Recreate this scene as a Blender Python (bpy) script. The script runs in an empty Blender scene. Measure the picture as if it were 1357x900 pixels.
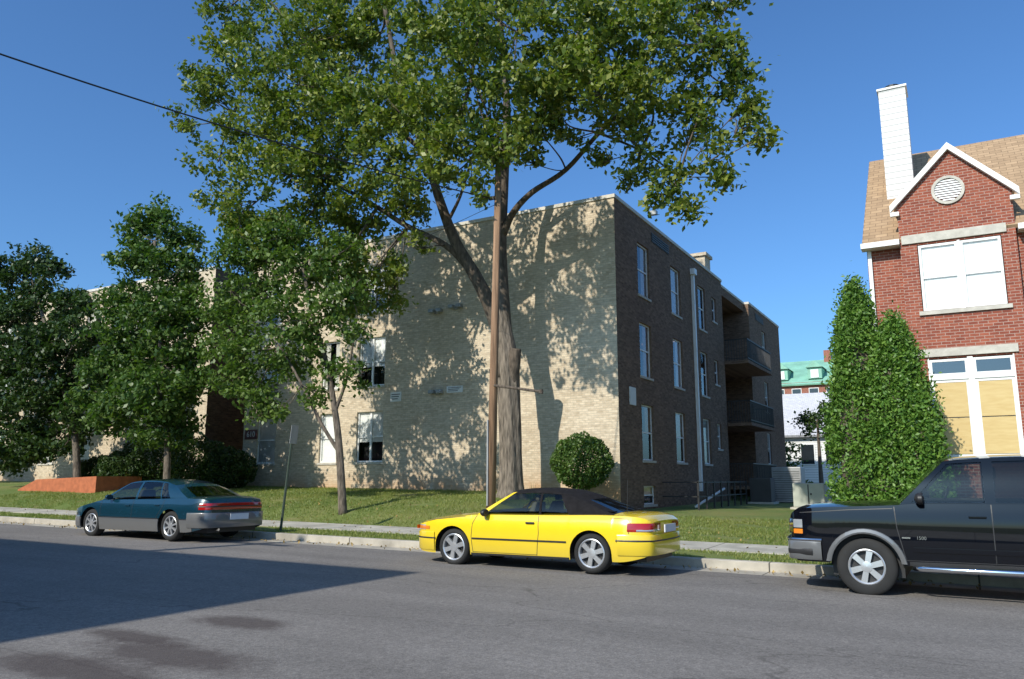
import bpy, bmesh, math, random
import numpy as np
from mathutils import Vector
random.seed(7); rng=np.random.default_rng(11)
C=bpy.context.scene.collection
A=math.radians(29.5); PIT=math.radians(10.0); F=1055.0; H=1.455
cA,sA,cP,sP=math.cos(A),math.sin(A),math.cos(PIT),math.sin(PIT)
# ---------- measured photo point + known wall plane -> world point
def ray(px,py):
    u=(px-678.5)/F; v=(450-py)/F
    X=u; Y=cP-v*sP; Z=sP+v*cP
    return (X*cA-Y*sA, X*sA+Y*cA, Z)
def at(px,py,n):
    d=ray(px,py); t=n/d[1]
    return Vector((d[0]*t,n,H+d[2]*t))
def g(s): return -0.011*(max(-60,min(60,s))+6.6)
def lerp(a,b,t): return a+(b-a)*t
def sstep(a,b,x):
    t=max(0,min(1,(x-a)/(b-a))); return t*t*(3-2*t)
LP=([13.95,14.1,15.3,17.0,18,20,22,24,30,60,400],[.13,.13,.15,.18,.48,.74,.88,.98,1.0,1.0,1.0])
RP=([13.95,14.1,15.3,17.0,24,30,60,400],[.13,.13,.15,.18,.36,.40,.5,.6])
def gz(s,n):
    if n<13.95: return g(s)
    return g(s)+lerp(float(np.interp(n,*LP)),float(np.interp(n,*RP)),sstep(-13,-8.8,s))
# ---------- materials
def newmat(name):
    m=bpy.data.materials.new(name); m.use_nodes=True
    nt=m.node_tree; b=nt.nodes['Principled BSDF']
    return m,nt,b
def N(nt,t,**k):
    n=nt.nodes.new(t)
    for a,b in k.items(): setattr(n,a,b)
    return n
def simple(name,col,rough=.6,metal=0,coat=0,spec=.5,var=.12,vs=3.0,bump=0,zs=1):
    m,nt,b=newmat(name)
    b.inputs['Roughness'].default_value=rough; b.inputs['Metallic'].default_value=metal
    b.inputs['Coat Weight'].default_value=coat; b.inputs['Coat Roughness'].default_value=.04
    b.inputs['Specular IOR Level'].default_value=spec
    tc=N(nt,'ShaderNodeTexCoord'); no=N(nt,'ShaderNodeTexNoise'); no.inputs['Scale'].default_value=vs; no.inputs['Detail'].default_value=6
    mp=N(nt,'ShaderNodeMapping'); mp.inputs['Scale'].default_value=(1,1,zs)
    nt.links.new(tc.outputs['Object'],mp.inputs[0]); nt.links.new(mp.outputs[0],no.inputs['Vector'])
    r=N(nt,'ShaderNodeMapRange'); r.inputs[3].default_value=1-var; r.inputs[4].default_value=1+var
    r.inputs[1].default_value=.3; r.inputs[2].default_value=.7
    nt.links.new(no.outputs[0],r.inputs[0])
    mx=N(nt,'ShaderNodeVectorMath',operation='SCALE'); mx.inputs[0].default_value=col[:3]
    nt.links.new(r.outputs[0],mx.inputs['Scale']); nt.links.new(mx.outputs[0],b.inputs['Base Color'])
    if bump:
        bp=N(nt,'ShaderNodeBump'); bp.inputs['Strength'].default_value=bump; bp.inputs['Distance'].default_value=.03
        nt.links.new(no.outputs[0],bp.inputs['Height']); nt.links.new(bp.outputs[0],b.inputs['Normal'])
    return m
def mixc(nt,fac,a,b,mode='MIX'):
    m=N(nt,'ShaderNodeMix',data_type='RGBA',blend_type=mode)
    for sock,v in ((m.inputs[0],fac),(m.inputs[6],a),(m.inputs[7],b)):
        if hasattr(v,'links'): nt.links.new(v,sock)
        elif isinstance(v,(tuple,list)): sock.default_value=(*v[:3],1)
        else: sock.default_value=v
    return m.outputs[2]
def noise(nt,vec,scale,detail=6,rough=.55):
    n=N(nt,'ShaderNodeTexNoise'); n.inputs['Scale'].default_value=scale; n.inputs['Detail'].default_value=detail; n.inputs['Roughness'].default_value=rough
    nt.links.new(vec,n.inputs['Vector']); return n.outputs[0]
def ramp(nt,fac,a,b):
    r=N(nt,'ShaderNodeMapRange'); r.inputs[1].default_value=a; r.inputs[2].default_value=b
    nt.links.new(fac,r.inputs[0]); return r.outputs[0]
def mixf(nt,s,k):
    mm=N(nt,'ShaderNodeMath',operation='MULTIPLY'); nt.links.new(s,mm.inputs[0]); mm.inputs[1].default_value=k; return mm.outputs[0]
def brick(name,c1,c2,cm,bw,bh,mort,stain=(.3,.25,.2),stainamt=.35,dirt=None,con=.3):
    m,nt,b=newmat(name); L=nt.links
    ge=N(nt,'ShaderNodeNewGeometry'); sp=N(nt,'ShaderNodeSeparateXYZ'); L.new(ge.outputs['Position'],sp.inputs[0])
    sn=N(nt,'ShaderNodeSeparateXYZ'); L.new(ge.outputs['True Normal'],sn.inputs[0])
    ab=N(nt,'ShaderNodeMath',operation='ABSOLUTE'); L.new(sn.outputs[0],ab.inputs[0])
    gt=N(nt,'ShaderNodeMath',operation='GREATER_THAN'); L.new(ab.outputs[0],gt.inputs[0]); gt.inputs[1].default_value=.5
    mx=N(nt,'ShaderNodeMix',data_type='FLOAT'); L.new(gt.outputs[0],mx.inputs[0]); L.new(sp.outputs[0],mx.inputs[2]); L.new(sp.outputs[1],mx.inputs[3])
    cb=N(nt,'ShaderNodeCombineXYZ'); L.new(mx.outputs[0],cb.inputs[0]); L.new(sp.outputs[2],cb.inputs[1])
    br=N(nt,'ShaderNodeTexBrick'); L.new(cb.outputs[0],br.inputs['Vector'])
    br.inputs['Scale'].default_value=1; br.inputs['Brick Width'].default_value=bw; br.inputs['Row Height'].default_value=bh
    br.inputs['Mortar Size'].default_value=mort; br.inputs['Mortar Smooth'].default_value=.2; br.inputs['Bias'].default_value=0
    br.inputs['Color1'].default_value=(*c1,1); br.inputs['Color2'].default_value=(*c2,1); br.inputs['Mortar'].default_value=(*cm,1)
    n1=noise(nt,ge.outputs['Position'],.7,9,.7)
    c=mixc(nt,mixf(nt,ramp(nt,n1,.45,.72),stainamt),br.outputs[0],stain)
    mp=N(nt,'ShaderNodeMapping'); mp.inputs['Scale'].default_value=(4.76,9,1); L.new(cb.outputs[0],mp.inputs[0])
    n2=noise(nt,mp.outputs[0],1.3,4)
    c=mixc(nt,con,c,mixc(nt,ramp(nt,n2,.3,.7),(.4,.4,.4),(1.45,1.45,1.45)),'MULTIPLY')
    if dirt:
        z0,z1,dc=dirt
        mr=N(nt,'ShaderNodeMapRange'); mr.inputs[1].default_value=z1; mr.inputs[2].default_value=z0; L.new(sp.outputs[2],mr.inputs[0])
        mu=N(nt,'ShaderNodeMath',operation='MULTIPLY'); L.new(mr.outputs[0],mu.inputs[0]); L.new(ramp(nt,noise(nt,ge.outputs['Position'],1.2,5),.3,.6),mu.inputs[1])
        c=mixc(nt,mu.outputs[0],c,dc)
    L.new(c,b.inputs['Base Color']); b.inputs['Roughness'].default_value=.9; b.inputs['Specular IOR Level'].default_value=.2
    bp=N(nt,'ShaderNodeBump'); bp.invert=True; bp.inputs['Strength'].default_value=.4; bp.inputs['Distance'].default_value=.008
    L.new(br.outputs['Fac'],bp.inputs['Height']); L.new(bp.outputs[0],b.inputs['Normal'])
    return m
M={}
M['buff']=brick('buff brick',(.66,.555,.41),(.49,.395,.28),(.46,.395,.30),.21,.075,.009,(.72,.63,.50),.45,(.9,1.9,(.48,.27,.13)),con=.3)
M['side']=brick('shade-darkened brick',(.26,.165,.11),(.13,.08,.052),(.18,.13,.095),.21,.075,.010,(.145,.10,.07),.4)  # shade of the walls away from the sun is put into this darker colour
M['red']=brick('red brick',(.33,.10,.06),(.22,.06,.04),(.40,.29,.24),.21,.075,.0075,(.30,.10,.065),.3,con=.3)
M['planter']=simple('orange bed wall',(.42,.13,.055),.9,var=.2,vs=5,bump=.3)
M['white']=simple('white paint',(.78,.78,.76),.45,var=.05)
M['frame']=simple('window frame',(.66,.65,.62),.5,var=.08)
M['stone']=simple('concrete',(.50,.47,.41),.85,var=.15,vs=6,bump=.3)
M['coping']=simple('coping',(.60,.57,.50),.8,var=.15,vs=2)
M['dark']=simple('dark interior',(.012,.012,.014),.9,var=.2)
M['black']=simple('black metal',(.015,.015,.016),.5,var=.2)
M['steel']=simple('painted steel',(.33,.34,.34),.5,.3,var=.15)
M['vent']=simple('dark louvre',(.05,.05,.05),.6,var=.15)
M['green_metal']=simple('green post',(.05,.07,.05),.6,.2)
M['roofgrey']=simple('flat roof',(.2,.2,.2),.9)
M['blind']=simple('blind',(.84,.83,.80),.8,var=.04,vs=8)
M['curtain']=simple('curtain',(.62,.60,.54),.9,var=.25,vs=9)
M['bark']=simple('bark',(.165,.135,.105),.95,var=.6,vs=16,bump=1.0,zs=.18)
M['bark2']=simple('street tree bark',(.13,.105,.08),.95,var=.6,vs=16,bump=1.0,zs=.25)
M['barkd']=simple('dark bark',(.105,.082,.062),.95,var=.55,vs=12,bump=1.0,zs=.3)
M['poleW']=simple('pole wood',(.26,.155,.09),.9,var=.5,vs=14,bump=.6,zs=.06)
M['wire']=simple('wire',(.015,.015,.015),.6)
M['signw']=simple('sign white',(.7,.7,.66),.6,var=.05)
M['signr']=simple('sign brown',(.10,.03,.022),.6,var=.05)
M['copper']=simple('green copper',(.22,.45,.34),.6,var=.2,vs=.6)
M['box']=simple('utility box',(.42,.44,.38),.6,var=.1)
def plywood():
    m,nt,b=newmat('plywood'); L=nt.links
    tc=N(nt,'ShaderNodeTexCoord'); mp=N(nt,'ShaderNodeMapping'); mp.inputs['Scale'].default_value=(1.2,1,7); L.new(tc.outputs['Object'],mp.inputs[0])
    L.new(mixc(nt,ramp(nt,noise(nt,mp.outputs[0],2.5,5),.3,.75),(.62,.47,.22),(.54,.38,.155)),b.inputs['Base Color']); b.inputs['Roughness'].default_value=.7
    return m
M['ply']=plywood()
def shingle(name,ca,cb_):
    m,nt,b=newmat(name); L=nt.links
    ge=N(nt,'ShaderNodeNewGeometry')
    br=N(nt,'ShaderNodeTexBrick'); br.inputs['Scale'].default_value=1; br.inputs['Brick Width'].default_value=.3; br.inputs['Row Height'].default_value=.14
    br.inputs['Mortar Size'].default_value=.008; br.inputs['Color1'].default_value=(*ca,1); br.inputs['Color2'].default_value=(*cb_,1); br.inputs['Mortar'].default_value=(cb_[0]*.6,cb_[1]*.6,cb_[2]*.6,1)
    L.new(ge.outputs['Position'],br.inputs['Vector'])
    c=mixc(nt,.5,br.outputs[0],mixc(nt,noise(nt,ge.outputs['Position'],4,6),(.5,.5,.5),(1.5,1.5,1.5)),'MULTIPLY')
    L.new(c,b.inputs['Base Color']); b.inputs['Roughness'].default_value=.95
    return m
M['shingle']=shingle('tan shingle',(.44,.30,.18),(.33,.22,.13))
M['shingleg']=shingle('grey shingle',(.58,.58,.60),(.50,.50,.53))
def siding():
    m,nt,b=newmat('white siding'); L=nt.links
    ge=N(nt,'ShaderNodeNewGeometry'); sp=N(nt,'ShaderNodeSeparateXYZ'); L.new(ge.outputs['Position'],sp.inputs[0])
    fr=N(nt,'ShaderNodeMath',operation='MODULO'); L.new(sp.outputs[2],fr.inputs[0]); fr.inputs[1].default_value=.18
    L.new(mixc(nt,ramp(nt,fr.outputs[0],0,.05),(.30,.30,.31),(.72,.72,.70)),b.inputs['Base Color'])
    b.inputs['Roughness'].default_value=.6; return m
M['siding']=siding()
def wglass(name,tint,ior):
    m,nt,b=newmat(name); L=nt.links
    gl=N(nt,'ShaderNodeBsdfGlossy'); gl.inputs['Roughness'].default_value=.02; gl.inputs[0].default_value=(.9,.95,1,1)
    tr=N(nt,'ShaderNodeBsdfTransparent'); tr.inputs[0].default_value=(*tint,1)
    fr=N(nt,'ShaderNodeFresnel'); fr.inputs[0].default_value=ior
    mx=N(nt,'ShaderNodeMixShader'); L.new(fr.outputs[0],mx.inputs[0]); L.new(tr.outputs[0],mx.inputs[1]); L.new(gl.outputs[0],mx.inputs[2]); L.new(mx.outputs[0],nt.nodes['Material Output'].inputs[0])
    return m
M['glass']=wglass('window glass',(.92,.94,.94),1.55)
M['skyglass']=wglass('transom glass',(.6,.65,.7),2.4)
M['cglass']=wglass('car glass',(.50,.56,.54),1.5)
M['tint']=wglass('tinted car glass',(.16,.18,.18),1.5)
M['pglass']=simple('far window glass',(.02,.025,.03),.05,spec=.8)
def leafmat(name,ca,cb_,cc,trans=.35,ns=.5):
    m,nt,b=newmat(name); L=nt.links
    ge=N(nt,'ShaderNodeNewGeometry')
    n1=ramp(nt,noise(nt,ge.outputs['Position'],ns,3),.35,.65)
    c=mixc(nt,n1,ca,cb_)
    r=N(nt,'ShaderNodeMath',operation='POWER'); L.new(ge.outputs['Random Per Island'],r.inputs[0]); r.inputs[1].default_value=2.0
    c=mixc(nt,r.outputs[0],c,cc)
    L.new(c,b.inputs['Base Color']); b.inputs['Roughness'].default_value=.45; b.inputs['Specular IOR Level'].default_value=.4
    t=N(nt,'ShaderNodeBsdfTranslucent'); L.new(mixc(nt,1.0,c,(1.3,1.6,.6),'MULTIPLY'),t.inputs[0])
    mx=N(nt,'ShaderNodeMixShader'); mx.inputs[0].default_value=trans
    L.new(b.outputs[0],mx.inputs[1]); L.new(t.outputs[0],mx.inputs[2]); L.new(mx.outputs[0],nt.nodes['Material Output'].inputs[0])
    return m
M['leafA']=leafmat('leaves maple',(.05,.10,.018),(.135,.185,.025),(.25,.265,.045),.28)
M['leafB']=leafmat('leaves street',(.035,.08,.02),(.07,.135,.025),(.13,.19,.04),.28)
M['leafB2']=leafmat('leaves open tree',(.05,.105,.02),(.10,.165,.03),(.16,.22,.05),.28)
M['leafC']=leafmat('leaves dark',(.018,.045,.012),(.035,.075,.016),(.07,.11,.025),.2)
M['leafD']=leafmat('leaves cedar',(.06,.14,.022),(.10,.205,.03),(.17,.28,.045),.2,1.6)
M['grass']=leafmat('grass blade',(.11,.18,.03),(.20,.23,.05),(.30,.29,.09),.3,.6)
def ground_mat():
    m,nt,b=newmat('lawn soil'); L=nt.links
    ge=N(nt,'ShaderNodeNewGeometry'); p=ge.outputs['Position']
    c=mixc(nt,ramp(nt,noise(nt,p,.5,6),.35,.65),(.11,.165,.03),(.19,.20,.055))
    c=mixc(nt,ramp(nt,noise(nt,p,2.3,5),.60,.76),c,(.26,.19,.09))
    c=mixc(nt,.6,c,mixc(nt,noise(nt,p,25,4),(.35,.35,.35),(1.7,1.7,1.7)),'MULTIPLY')
    L.new(c,b.inputs['Base Color']); b.inputs['Roughness'].default_value=1
    bp=N(nt,'ShaderNodeBump'); bp.inputs['Distance'].default_value=.04; L.new(noise(nt,p,30,4),bp.inputs['Height']); L.new(bp.outputs[0],b.inputs['Normal'])
    return m
M['ground']=ground_mat()
def asphalt():
    m,nt,b=newmat('asphalt'); L=nt.links
    ge=N(nt,'ShaderNodeNewGeometry'); p=ge.outputs['Position']
    c=mixc(nt,ramp(nt,noise(nt,p,.35,7,.6),.3,.7),(.165,.154,.145),(.205,.192,.18))
    mp=N(nt,'ShaderNodeMapping'); mp.inputs['Scale'].default_value=(.10,1.1,1); L.new(p,mp.inputs[0])
    c=mixc(nt,.40,c,mixc(nt,ramp(nt,noise(nt,mp.outputs[0],1.0,5),.3,.7),(.65,.65,.65),(1.25,1.25,1.25)),'MULTIPLY')
    v=N(nt,'ShaderNodeTexVoronoi'); v.inputs['Scale'].default_value=70; L.new(p,v.inputs['Vector'])
    bw=N(nt,'ShaderNodeRGBToBW'); L.new(v.outputs['Color'],bw.inputs[0])
    c=mixc(nt,.5,c,mixc(nt,bw.outputs[0],(.35,.35,.35),(1.7,1.67,1.63)),'MULTIPLY')
    c=mixc(nt,.5,c,mixc(nt,ramp(nt,noise(nt,p,14,6,.7),.3,.7),(.65,.65,.65),(1.35,1.35,1.35)),'MULTIPLY')
    mp2=N(nt,'ShaderNodeMapping'); mp2.inputs['Scale'].default_value=(.16,.42,1); L.new(p,mp2.inputs[0])
    nz=N(nt,'ShaderNodeTexNoise'); nz.inputs['Scale'].default_value=1.5; nz.inputs['Detail'].default_value=8; L.new(mp2.outputs[0],nz.inputs['Vector'])
    av=N(nt,'ShaderNodeVectorMath',operation='MULTIPLY_ADD'); L.new(nz.outputs['Color'],av.inputs[0]); av.inputs[1].default_value=(.8,.8,.8); L.new(mp2.outputs[0],av.inputs[2])
    v2=N(nt,'ShaderNodeTexVoronoi',feature='DISTANCE_TO_EDGE'); v2.inputs['Scale'].default_value=.8; L.new(av.outputs[0],v2.inputs['Vector'])
    c=mixc(nt,mixf(nt,ramp(nt,v2.outputs['Distance'],.006,.0),.5),c,(.06,.055,.05))
    def dist(cx,cy,rx,ry):
        v_=N(nt,'ShaderNodeVectorMath',operation='SUBTRACT'); L.new(p,v_.inputs[0]); v_.inputs[1].default_value=(cx,cy,0)
        w_=N(nt,'ShaderNodeVectorMath',operation='MULTIPLY'); L.new(v_.outputs[0],w_.inputs[0]); w_.inputs[1].default_value=(1/rx,1/ry,0)
        l_=N(nt,'ShaderNodeVectorMath',operation='LENGTH'); L.new(w_.outputs[0],l_.inputs[0])
        return ramp(nt,l_.outputs['Value'],1.3,.1)
    nn=noise(nt,p,2.6,10,.8)
    for (px,py,rx,ry) in ((230,868,1.5,.55),(320,825,.9,.45),(90,885,1.5,.5),(180,845,1.0,.3)):
        d=ray(px,py); t=H/-d[2]
        a=N(nt,'ShaderNodeMath',operation='ADD'); L.new(dist(d[0]*t,d[1]*t,rx,ry),a.inputs[0]); L.new(nn,a.inputs[1])
        c=mixc(nt,mixf(nt,ramp(nt,a.outputs[0],.9,1.25),.72),c,(.055,.042,.04))
    L.new(c,b.inputs['Base Color']); b.inputs['Roughness'].default_value=.9; b.inputs['Specular IOR Level'].default_value=.25
    bp=N(nt,'ShaderNodeBump'); bp.inputs['Distance'].default_value=.006; bp.inputs['Strength'].default_value=.5; L.new(v.outputs['Distance'],bp.inputs['Height']); L.new(bp.outputs[0],b.inputs['Normal'])
    return m
M['asphalt']=asphalt()
def concrete(name,base,joint):
    m,nt,b=newmat(name); L=nt.links
    ge=N(nt,'ShaderNodeNewGeometry'); p=ge.outputs['Position']; sp=N(nt,'ShaderNodeSeparateXYZ'); L.new(p,sp.inputs[0])
    fr=N(nt,'ShaderNodeMath',operation='PINGPONG'); L.new(sp.outputs[0],fr.inputs[0]); fr.inputs[1].default_value=joint
    c=mixc(nt,ramp(nt,noise(nt,p,1.6,8,.65),.3,.7),tuple(x*.6 for x in base),tuple(x*1.15 for x in base))
    c=mixc(nt,ramp(nt,noise(nt,p,.7,4),.55,.75),c,tuple(x*.5 for x in base))
    c=mixc(nt,ramp(nt,fr.outputs[0],.015,.008),c,(.06,.055,.045))
    L.new(c,b.inputs['Base Color']); b.inputs['Roughness'].default_value=.9; return m
M['walk']=concrete('sidewalk concrete',(.48,.45,.38),.75)
M['curb']=concrete('curb concrete',(.44,.40,.33),1.5)
def paint(name,col,metal=0,rough=.25,dust=.3,spec=.5):
    m,nt,b=newmat(name); L=nt.links
    tc=N(nt,'ShaderNodeTexCoord')
    sp=N(nt,'ShaderNodeSeparateXYZ'); L.new(tc.outputs['Object'],sp.inputs[0])
    d=mixf(nt,ramp(nt,sp.outputs[2],.7,.15),dust)
    c=mixc(nt,d,col,(.13,.12,.10)); c=mixc(nt,.12,c,mixc(nt,noise(nt,tc.outputs['Object'],3,6),(.5,.5,.5),(1.4,1.4,1.4)),'MULTIPLY')
    L.new(c,b.inputs['Base Color']); b.inputs['Metallic'].default_value=metal; b.inputs['Roughness'].default_value=rough; b.inputs['Specular IOR Level'].default_value=spec
    b.inputs['Coat Weight'].default_value=1; b.inputs['Coat Roughness'].default_value=.02; return m
M['yellow']=paint('yellow paint',(.84,.60,.015)); M['teal']=paint('teal paint',(.002,.035,.06),.2,dust=.08); M['navy']=paint('black paint',(.003,.004,.007),0,.3,.02,0)
M['grey']=paint('grey cladding',(.13,.135,.14),.1,.35); M['softtop']=simple('soft top cloth',(.014,.013,.014),.95,var=.25,vs=12,bump=.3,spec=.15)
M['rubber']=simple('rubber',(.018,.018,.018),.85,var=.3); M['plastic']=simple('black plastic',(.02,.02,.021),.5)
M['trim']=simple('grey seat fabric',(.09,.085,.08),.9,var=.15); M['trimt']=simple('tan seat leather',(.20,.16,.11),.6,var=.15)
M['alloy']=simple('alloy',(.6,.61,.62),.3,.7,var=.1); M['chrome']=simple('chrome',(.75,.76,.78),.12,1,var=.05)
M['redlight']=simple('red lens',(.38,.008,.006),.12,coat=1); M['amber']=simple('amber lens',(.75,.22,.02),.15,coat=1)
M['clear']=simple('headlamp lens',(.55,.58,.6),.08,.5,coat=1); M['plate']=simple('plate',(.62,.64,.66),.5)
# ---------- mesh builder
class MB:
    def __init__(s): s.v=[]; s.f=[]
    def add(s,vs,fs):
        o=len(s.v); s.v+= [tuple(p) for p in vs]; s.f+=[tuple(o+i for i in f) for f in fs]; return s
    def box(s,x0,x1,y0,y1,z0,z1):
        return s.add([(x0,y0,z0),(x1,y0,z0),(x1,y1,z0),(x0,y1,z0),(x0,y0,z1),(x1,y0,z1),(x1,y1,z1),(x0,y1,z1)],
            [(0,3,2,1),(4,5,6,7),(0,1,5,4),(1,2,6,5),(2,3,7,6),(3,0,4,7)])
    def boxP(s,P,a0,a1,z0,z1,d0,d1):
        return s.add([P(a0,z0,d0),P(a1,z0,d0),P(a1,z0,d1),P(a0,z0,d1),P(a0,z1,d0),P(a1,z1,d0),P(a1,z1,d1),P(a0,z1,d1)],
            [(0,3,2,1),(4,5,6,7),(0,1,5,4),(1,2,6,5),(2,3,7,6),(3,0,4,7)])
    def quad(s,*p): return s.add(p,[tuple(range(len(p)))])
    def grid(s,rows,close=False):
        o=len(s.v); n=len(rows[0])
        for r in rows: s.v+=[tuple(p) for p in r]
        for i in range(len(rows)-1):
            for j in range(n if close else n-1):
                k=(j+1)%n; s.f.append((o+i*n+j,o+i*n+k,o+(i+1)*n+k,o+(i+1)*n+j))
        return s
    def tube(s,pts,rad,n=8,cap=True,wob=0):
        pts=[Vector(p) for p in pts]; rows=[]
        wb=[1+wob*random.uniform(-1,1) for k in range(n)]
        for i,p in enumerate(pts):
            d=(pts[min(i+1,len(pts)-1)]-pts[max(i-1,0)]).normalized()
            a=d.cross(Vector((0,1,0)) if abs(d.y)<.9 else Vector((1,0,0))).normalized(); b=d.cross(a)
            r=rad[i] if isinstance(rad,(list,tuple)) else rad
            rows.append([p+(a*math.cos(2*math.pi*k/n)+b*math.sin(2*math.pi*k/n))*r*wb[k]*(1+wob*.4*random.uniform(-1,1)) for k in range(n)])
        o=len(s.v); s.grid(rows,True)
        if cap: s.f.append(tuple(range(o+n-1,o-1,-1))); s.f.append(tuple(o+(len(pts)-1)*n+k for k in range(n)))
        return s
    def build(s,name,mat,parent=None,local=False,smooth=False,bevel=0):
        me=bpy.data.meshes.new(name); v=s.v
        if parent is not None and not local:
            o=Vector((0,0,0)); q=parent
            while q: o+=q.location; q=q.parent
            v=[(a-o.x,b-o.y,c-o.z) for a,b,c in v]
        me.from_pydata(v,[],s.f); me.materials.append(mat)
        if smooth: me.polygons.foreach_set('use_smooth',[True]*len(me.polygons))
        me.update(); ob=bpy.data.objects.new(name,me); C.objects.link(ob)
        if parent: ob.parent=parent
        if smooth=='auto': 
            me.set_sharp_from_angle(angle=math.radians(40))
        if bevel:
            b=ob.modifiers.new('bevel','BEVEL'); b.width=bevel; b.segments=2; b.limit_method='ANGLE'
        return ob
def tag(o,label,cat,group=None,kind=None):
    if label: o['label']=label
    if cat: o['category']=cat
    if group: o['group']=group
    if kind: o['kind']=kind
    return o
def thing(name,label,cat,loc,group=None):
    o=bpy.data.objects.new(name,None); C.objects.link(o); o.location=loc; o.empty_display_size=.3
    return tag(o,label,cat,group)
def npmesh(name,v,f,mat,parent=None,nper=4):
    if parent is not None:
        o=np.zeros(3); q=parent
        while q: o+=np.array(q.location); q=q.parent
        v=v-o
    me=bpy.data.meshes.new(name); nf=len(f)
    me.vertices.add(len(v)); me.vertices.foreach_set('co',v.astype(np.float32).ravel())
    me.loops.add(nf*nper); me.loops.foreach_set('vertex_index',f.astype(np.int32).ravel())
    me.polygons.add(nf); me.polygons.foreach_set('loop_start',np.arange(nf,dtype=np.int32)*nper)
    me.update(calc_edges=True); me.materials.append(mat)
    ob=bpy.data.objects.new(name,me); C.objects.link(ob)
    if parent: ob.parent=parent
    return ob
def leaves(name,P,size,mat,parent=None,up=.5,asp=.6):
    n=len(P); d=rng.normal(size=(n,3)); d/=np.linalg.norm(d,axis=1)[:,None]
    nn=rng.normal(size=(n,3)); nn[:,2]+=up*2; e=np.cross(d,nn); e/=np.linalg.norm(e,axis=1)[:,None]+1e-9
    L=(size*rng.uniform(.65,1.3,n))[:,None]
    a=P-d*L*.5; b=P+e*L*asp*.5; c=P+d*L*.5; q=P-e*L*asp*.5
    v=np.stack([a,b,c,q],1).reshape(-1,3); f=np.arange(n*4).reshape(-1,4)
    return npmesh(name,v,f,mat,parent)
def crown_pts(blobs,k=9,subr=(.25,.5),m=70,squash=.8):
    out=[]
    for c,r in blobs:
        ns=max(4,int(k*r*r))
        for _ in range(ns):
            d=rng.normal(size=3); d/=np.linalg.norm(d); sc=r*rng.random()**.4
            cc=np.array(c)+d*sc*np.array([1,1,squash]); sr=rng.uniform(*subr); mm=int(m*(sr/subr[1])**2*rng.uniform(.7,1.2))+6
            out.append(cc+rng.normal(size=(mm,3))*sr*np.array([.55,.55,.38]))
    return np.concatenate(out)
# ================= SETTING
def sheet(s0,s1,ns,nl,zf,off):
    ss=[lerp(s0,s1,i/ns) for i in range(ns+1)]
    return MB().grid([[(s,n,zf(s,n)+off) for s in ss] for n in nl])
sl=[-400,-200,-120,-80,-60]+[-50+i*.5 for i in range(121)]+[14,18,25,40,80,200,400]
nl=[-300,-100,-30,-5,1,6,13.94,13.97,14.1,14.7,15.3,15.4,16.0,16.9,17.0,17.5]+[18+.5*i for i in range(28)]+[34,38,45,60,100,200,600]
b=MB().grid([[(s,n,(gz(s,n) if n>13.96 else g(s)-.04)) for s in sl] for n in nl]); b.build('ground',M['ground'],smooth=True)['kind']='structure'
sheet(-120,120,60,[1.6,4,8,13.4],gz,0).build('road',M['asphalt'])['kind']='structure'
sheet(-120,120,60,[13.4,13.93],gz,0).build('gutter',M['curb'])['kind']='structure'
ss=[-120+4*i for i in range(61)]
MB().grid([[(s,n,g(s)+z) for s in ss] for n,z in ((13.93,-.05),(13.94,.13),(13.96,.145),(14.12,.145),(14.12,-.05))]).build('kerb',M['curb'])['kind']='structure'
MB().grid([[(s,n,gz(s,min(n,16.95))+.02-(.1 if e else 0)) for s in ss] for n,e in ((15.4,1),(15.4,0),(16.9,0),(16.9,1))]).build('sidewalk',M['walk'])['kind']='structure'
MB().grid([[(s,n,g(s)+z) for s in ss] for n,z in ((1.6,-.05),(1.6,.13),(1.4,.13),(-1.5,.14))]).build('near_sidewalk',M['walk'])['kind']='structure'
MB().grid([[(s,n,gz(s,n)+.03) for s in (-8.5,-5,-2,2,12)] for n in (38,44,50,60,75)]).build('parking_court',M['asphalt'])['kind']='structure'
def grass():
    n=120000; s=rng.uniform(-34,1.5,n*2); q=rng.uniform(14.15,24,n*2)
    keep=~((q>15.38)&(q<16.92)); keep&=~((s>-9.6)&(q>23.5)&(rng.random(n*2)<.5))
    nz=np.sin(s*1.7+np.sin(q*2.1))*np.cos(q*1.9+s*.6); keep&=(nz>-.75)
    s=s[keep][:n]; q=q[keep][:n]; z=np.array([gz(a,b_) for a,b_ in zip(s,q)])
    n=len(s); h=rng.uniform(.025,.075,n); a=rng.uniform(0,6.28,n); w=.010
    P=np.stack([s,q,z-.005],1); e=np.stack([np.cos(a),np.sin(a),0*a],1)*w; t=P+np.stack([rng.normal(0,.03,n),rng.normal(0,.03,n),h],1)
    v=np.stack([P-e,P+e,t],1).reshape(-1,3); o=npmesh('grass',v,np.arange(n*3).reshape(-1,3),M['grass'],nper=3)
    tag(o,'short patchy green grass on the lawn and verge beside the sidewalk','grass',kind='stuff')
grass()
n=900; s=rng.uniform(-30,0,n); q=np.where(rng.random(n)<.6,rng.uniform(13.3,13.9,n),rng.uniform(15.4,20,n)); z=np.array([gz(a,b_) for a,b_ in zip(s,q)])+.03
lo=leaves('fallen_leaves',np.stack([s,q,z],1),.07,simple('dry leaf',(.30,.20,.06),.8,var=.4),up=3); tag(lo,'scattered dry brown leaves lying in the gutter and on the lawn','fallen leaves',kind='stuff')

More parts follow.
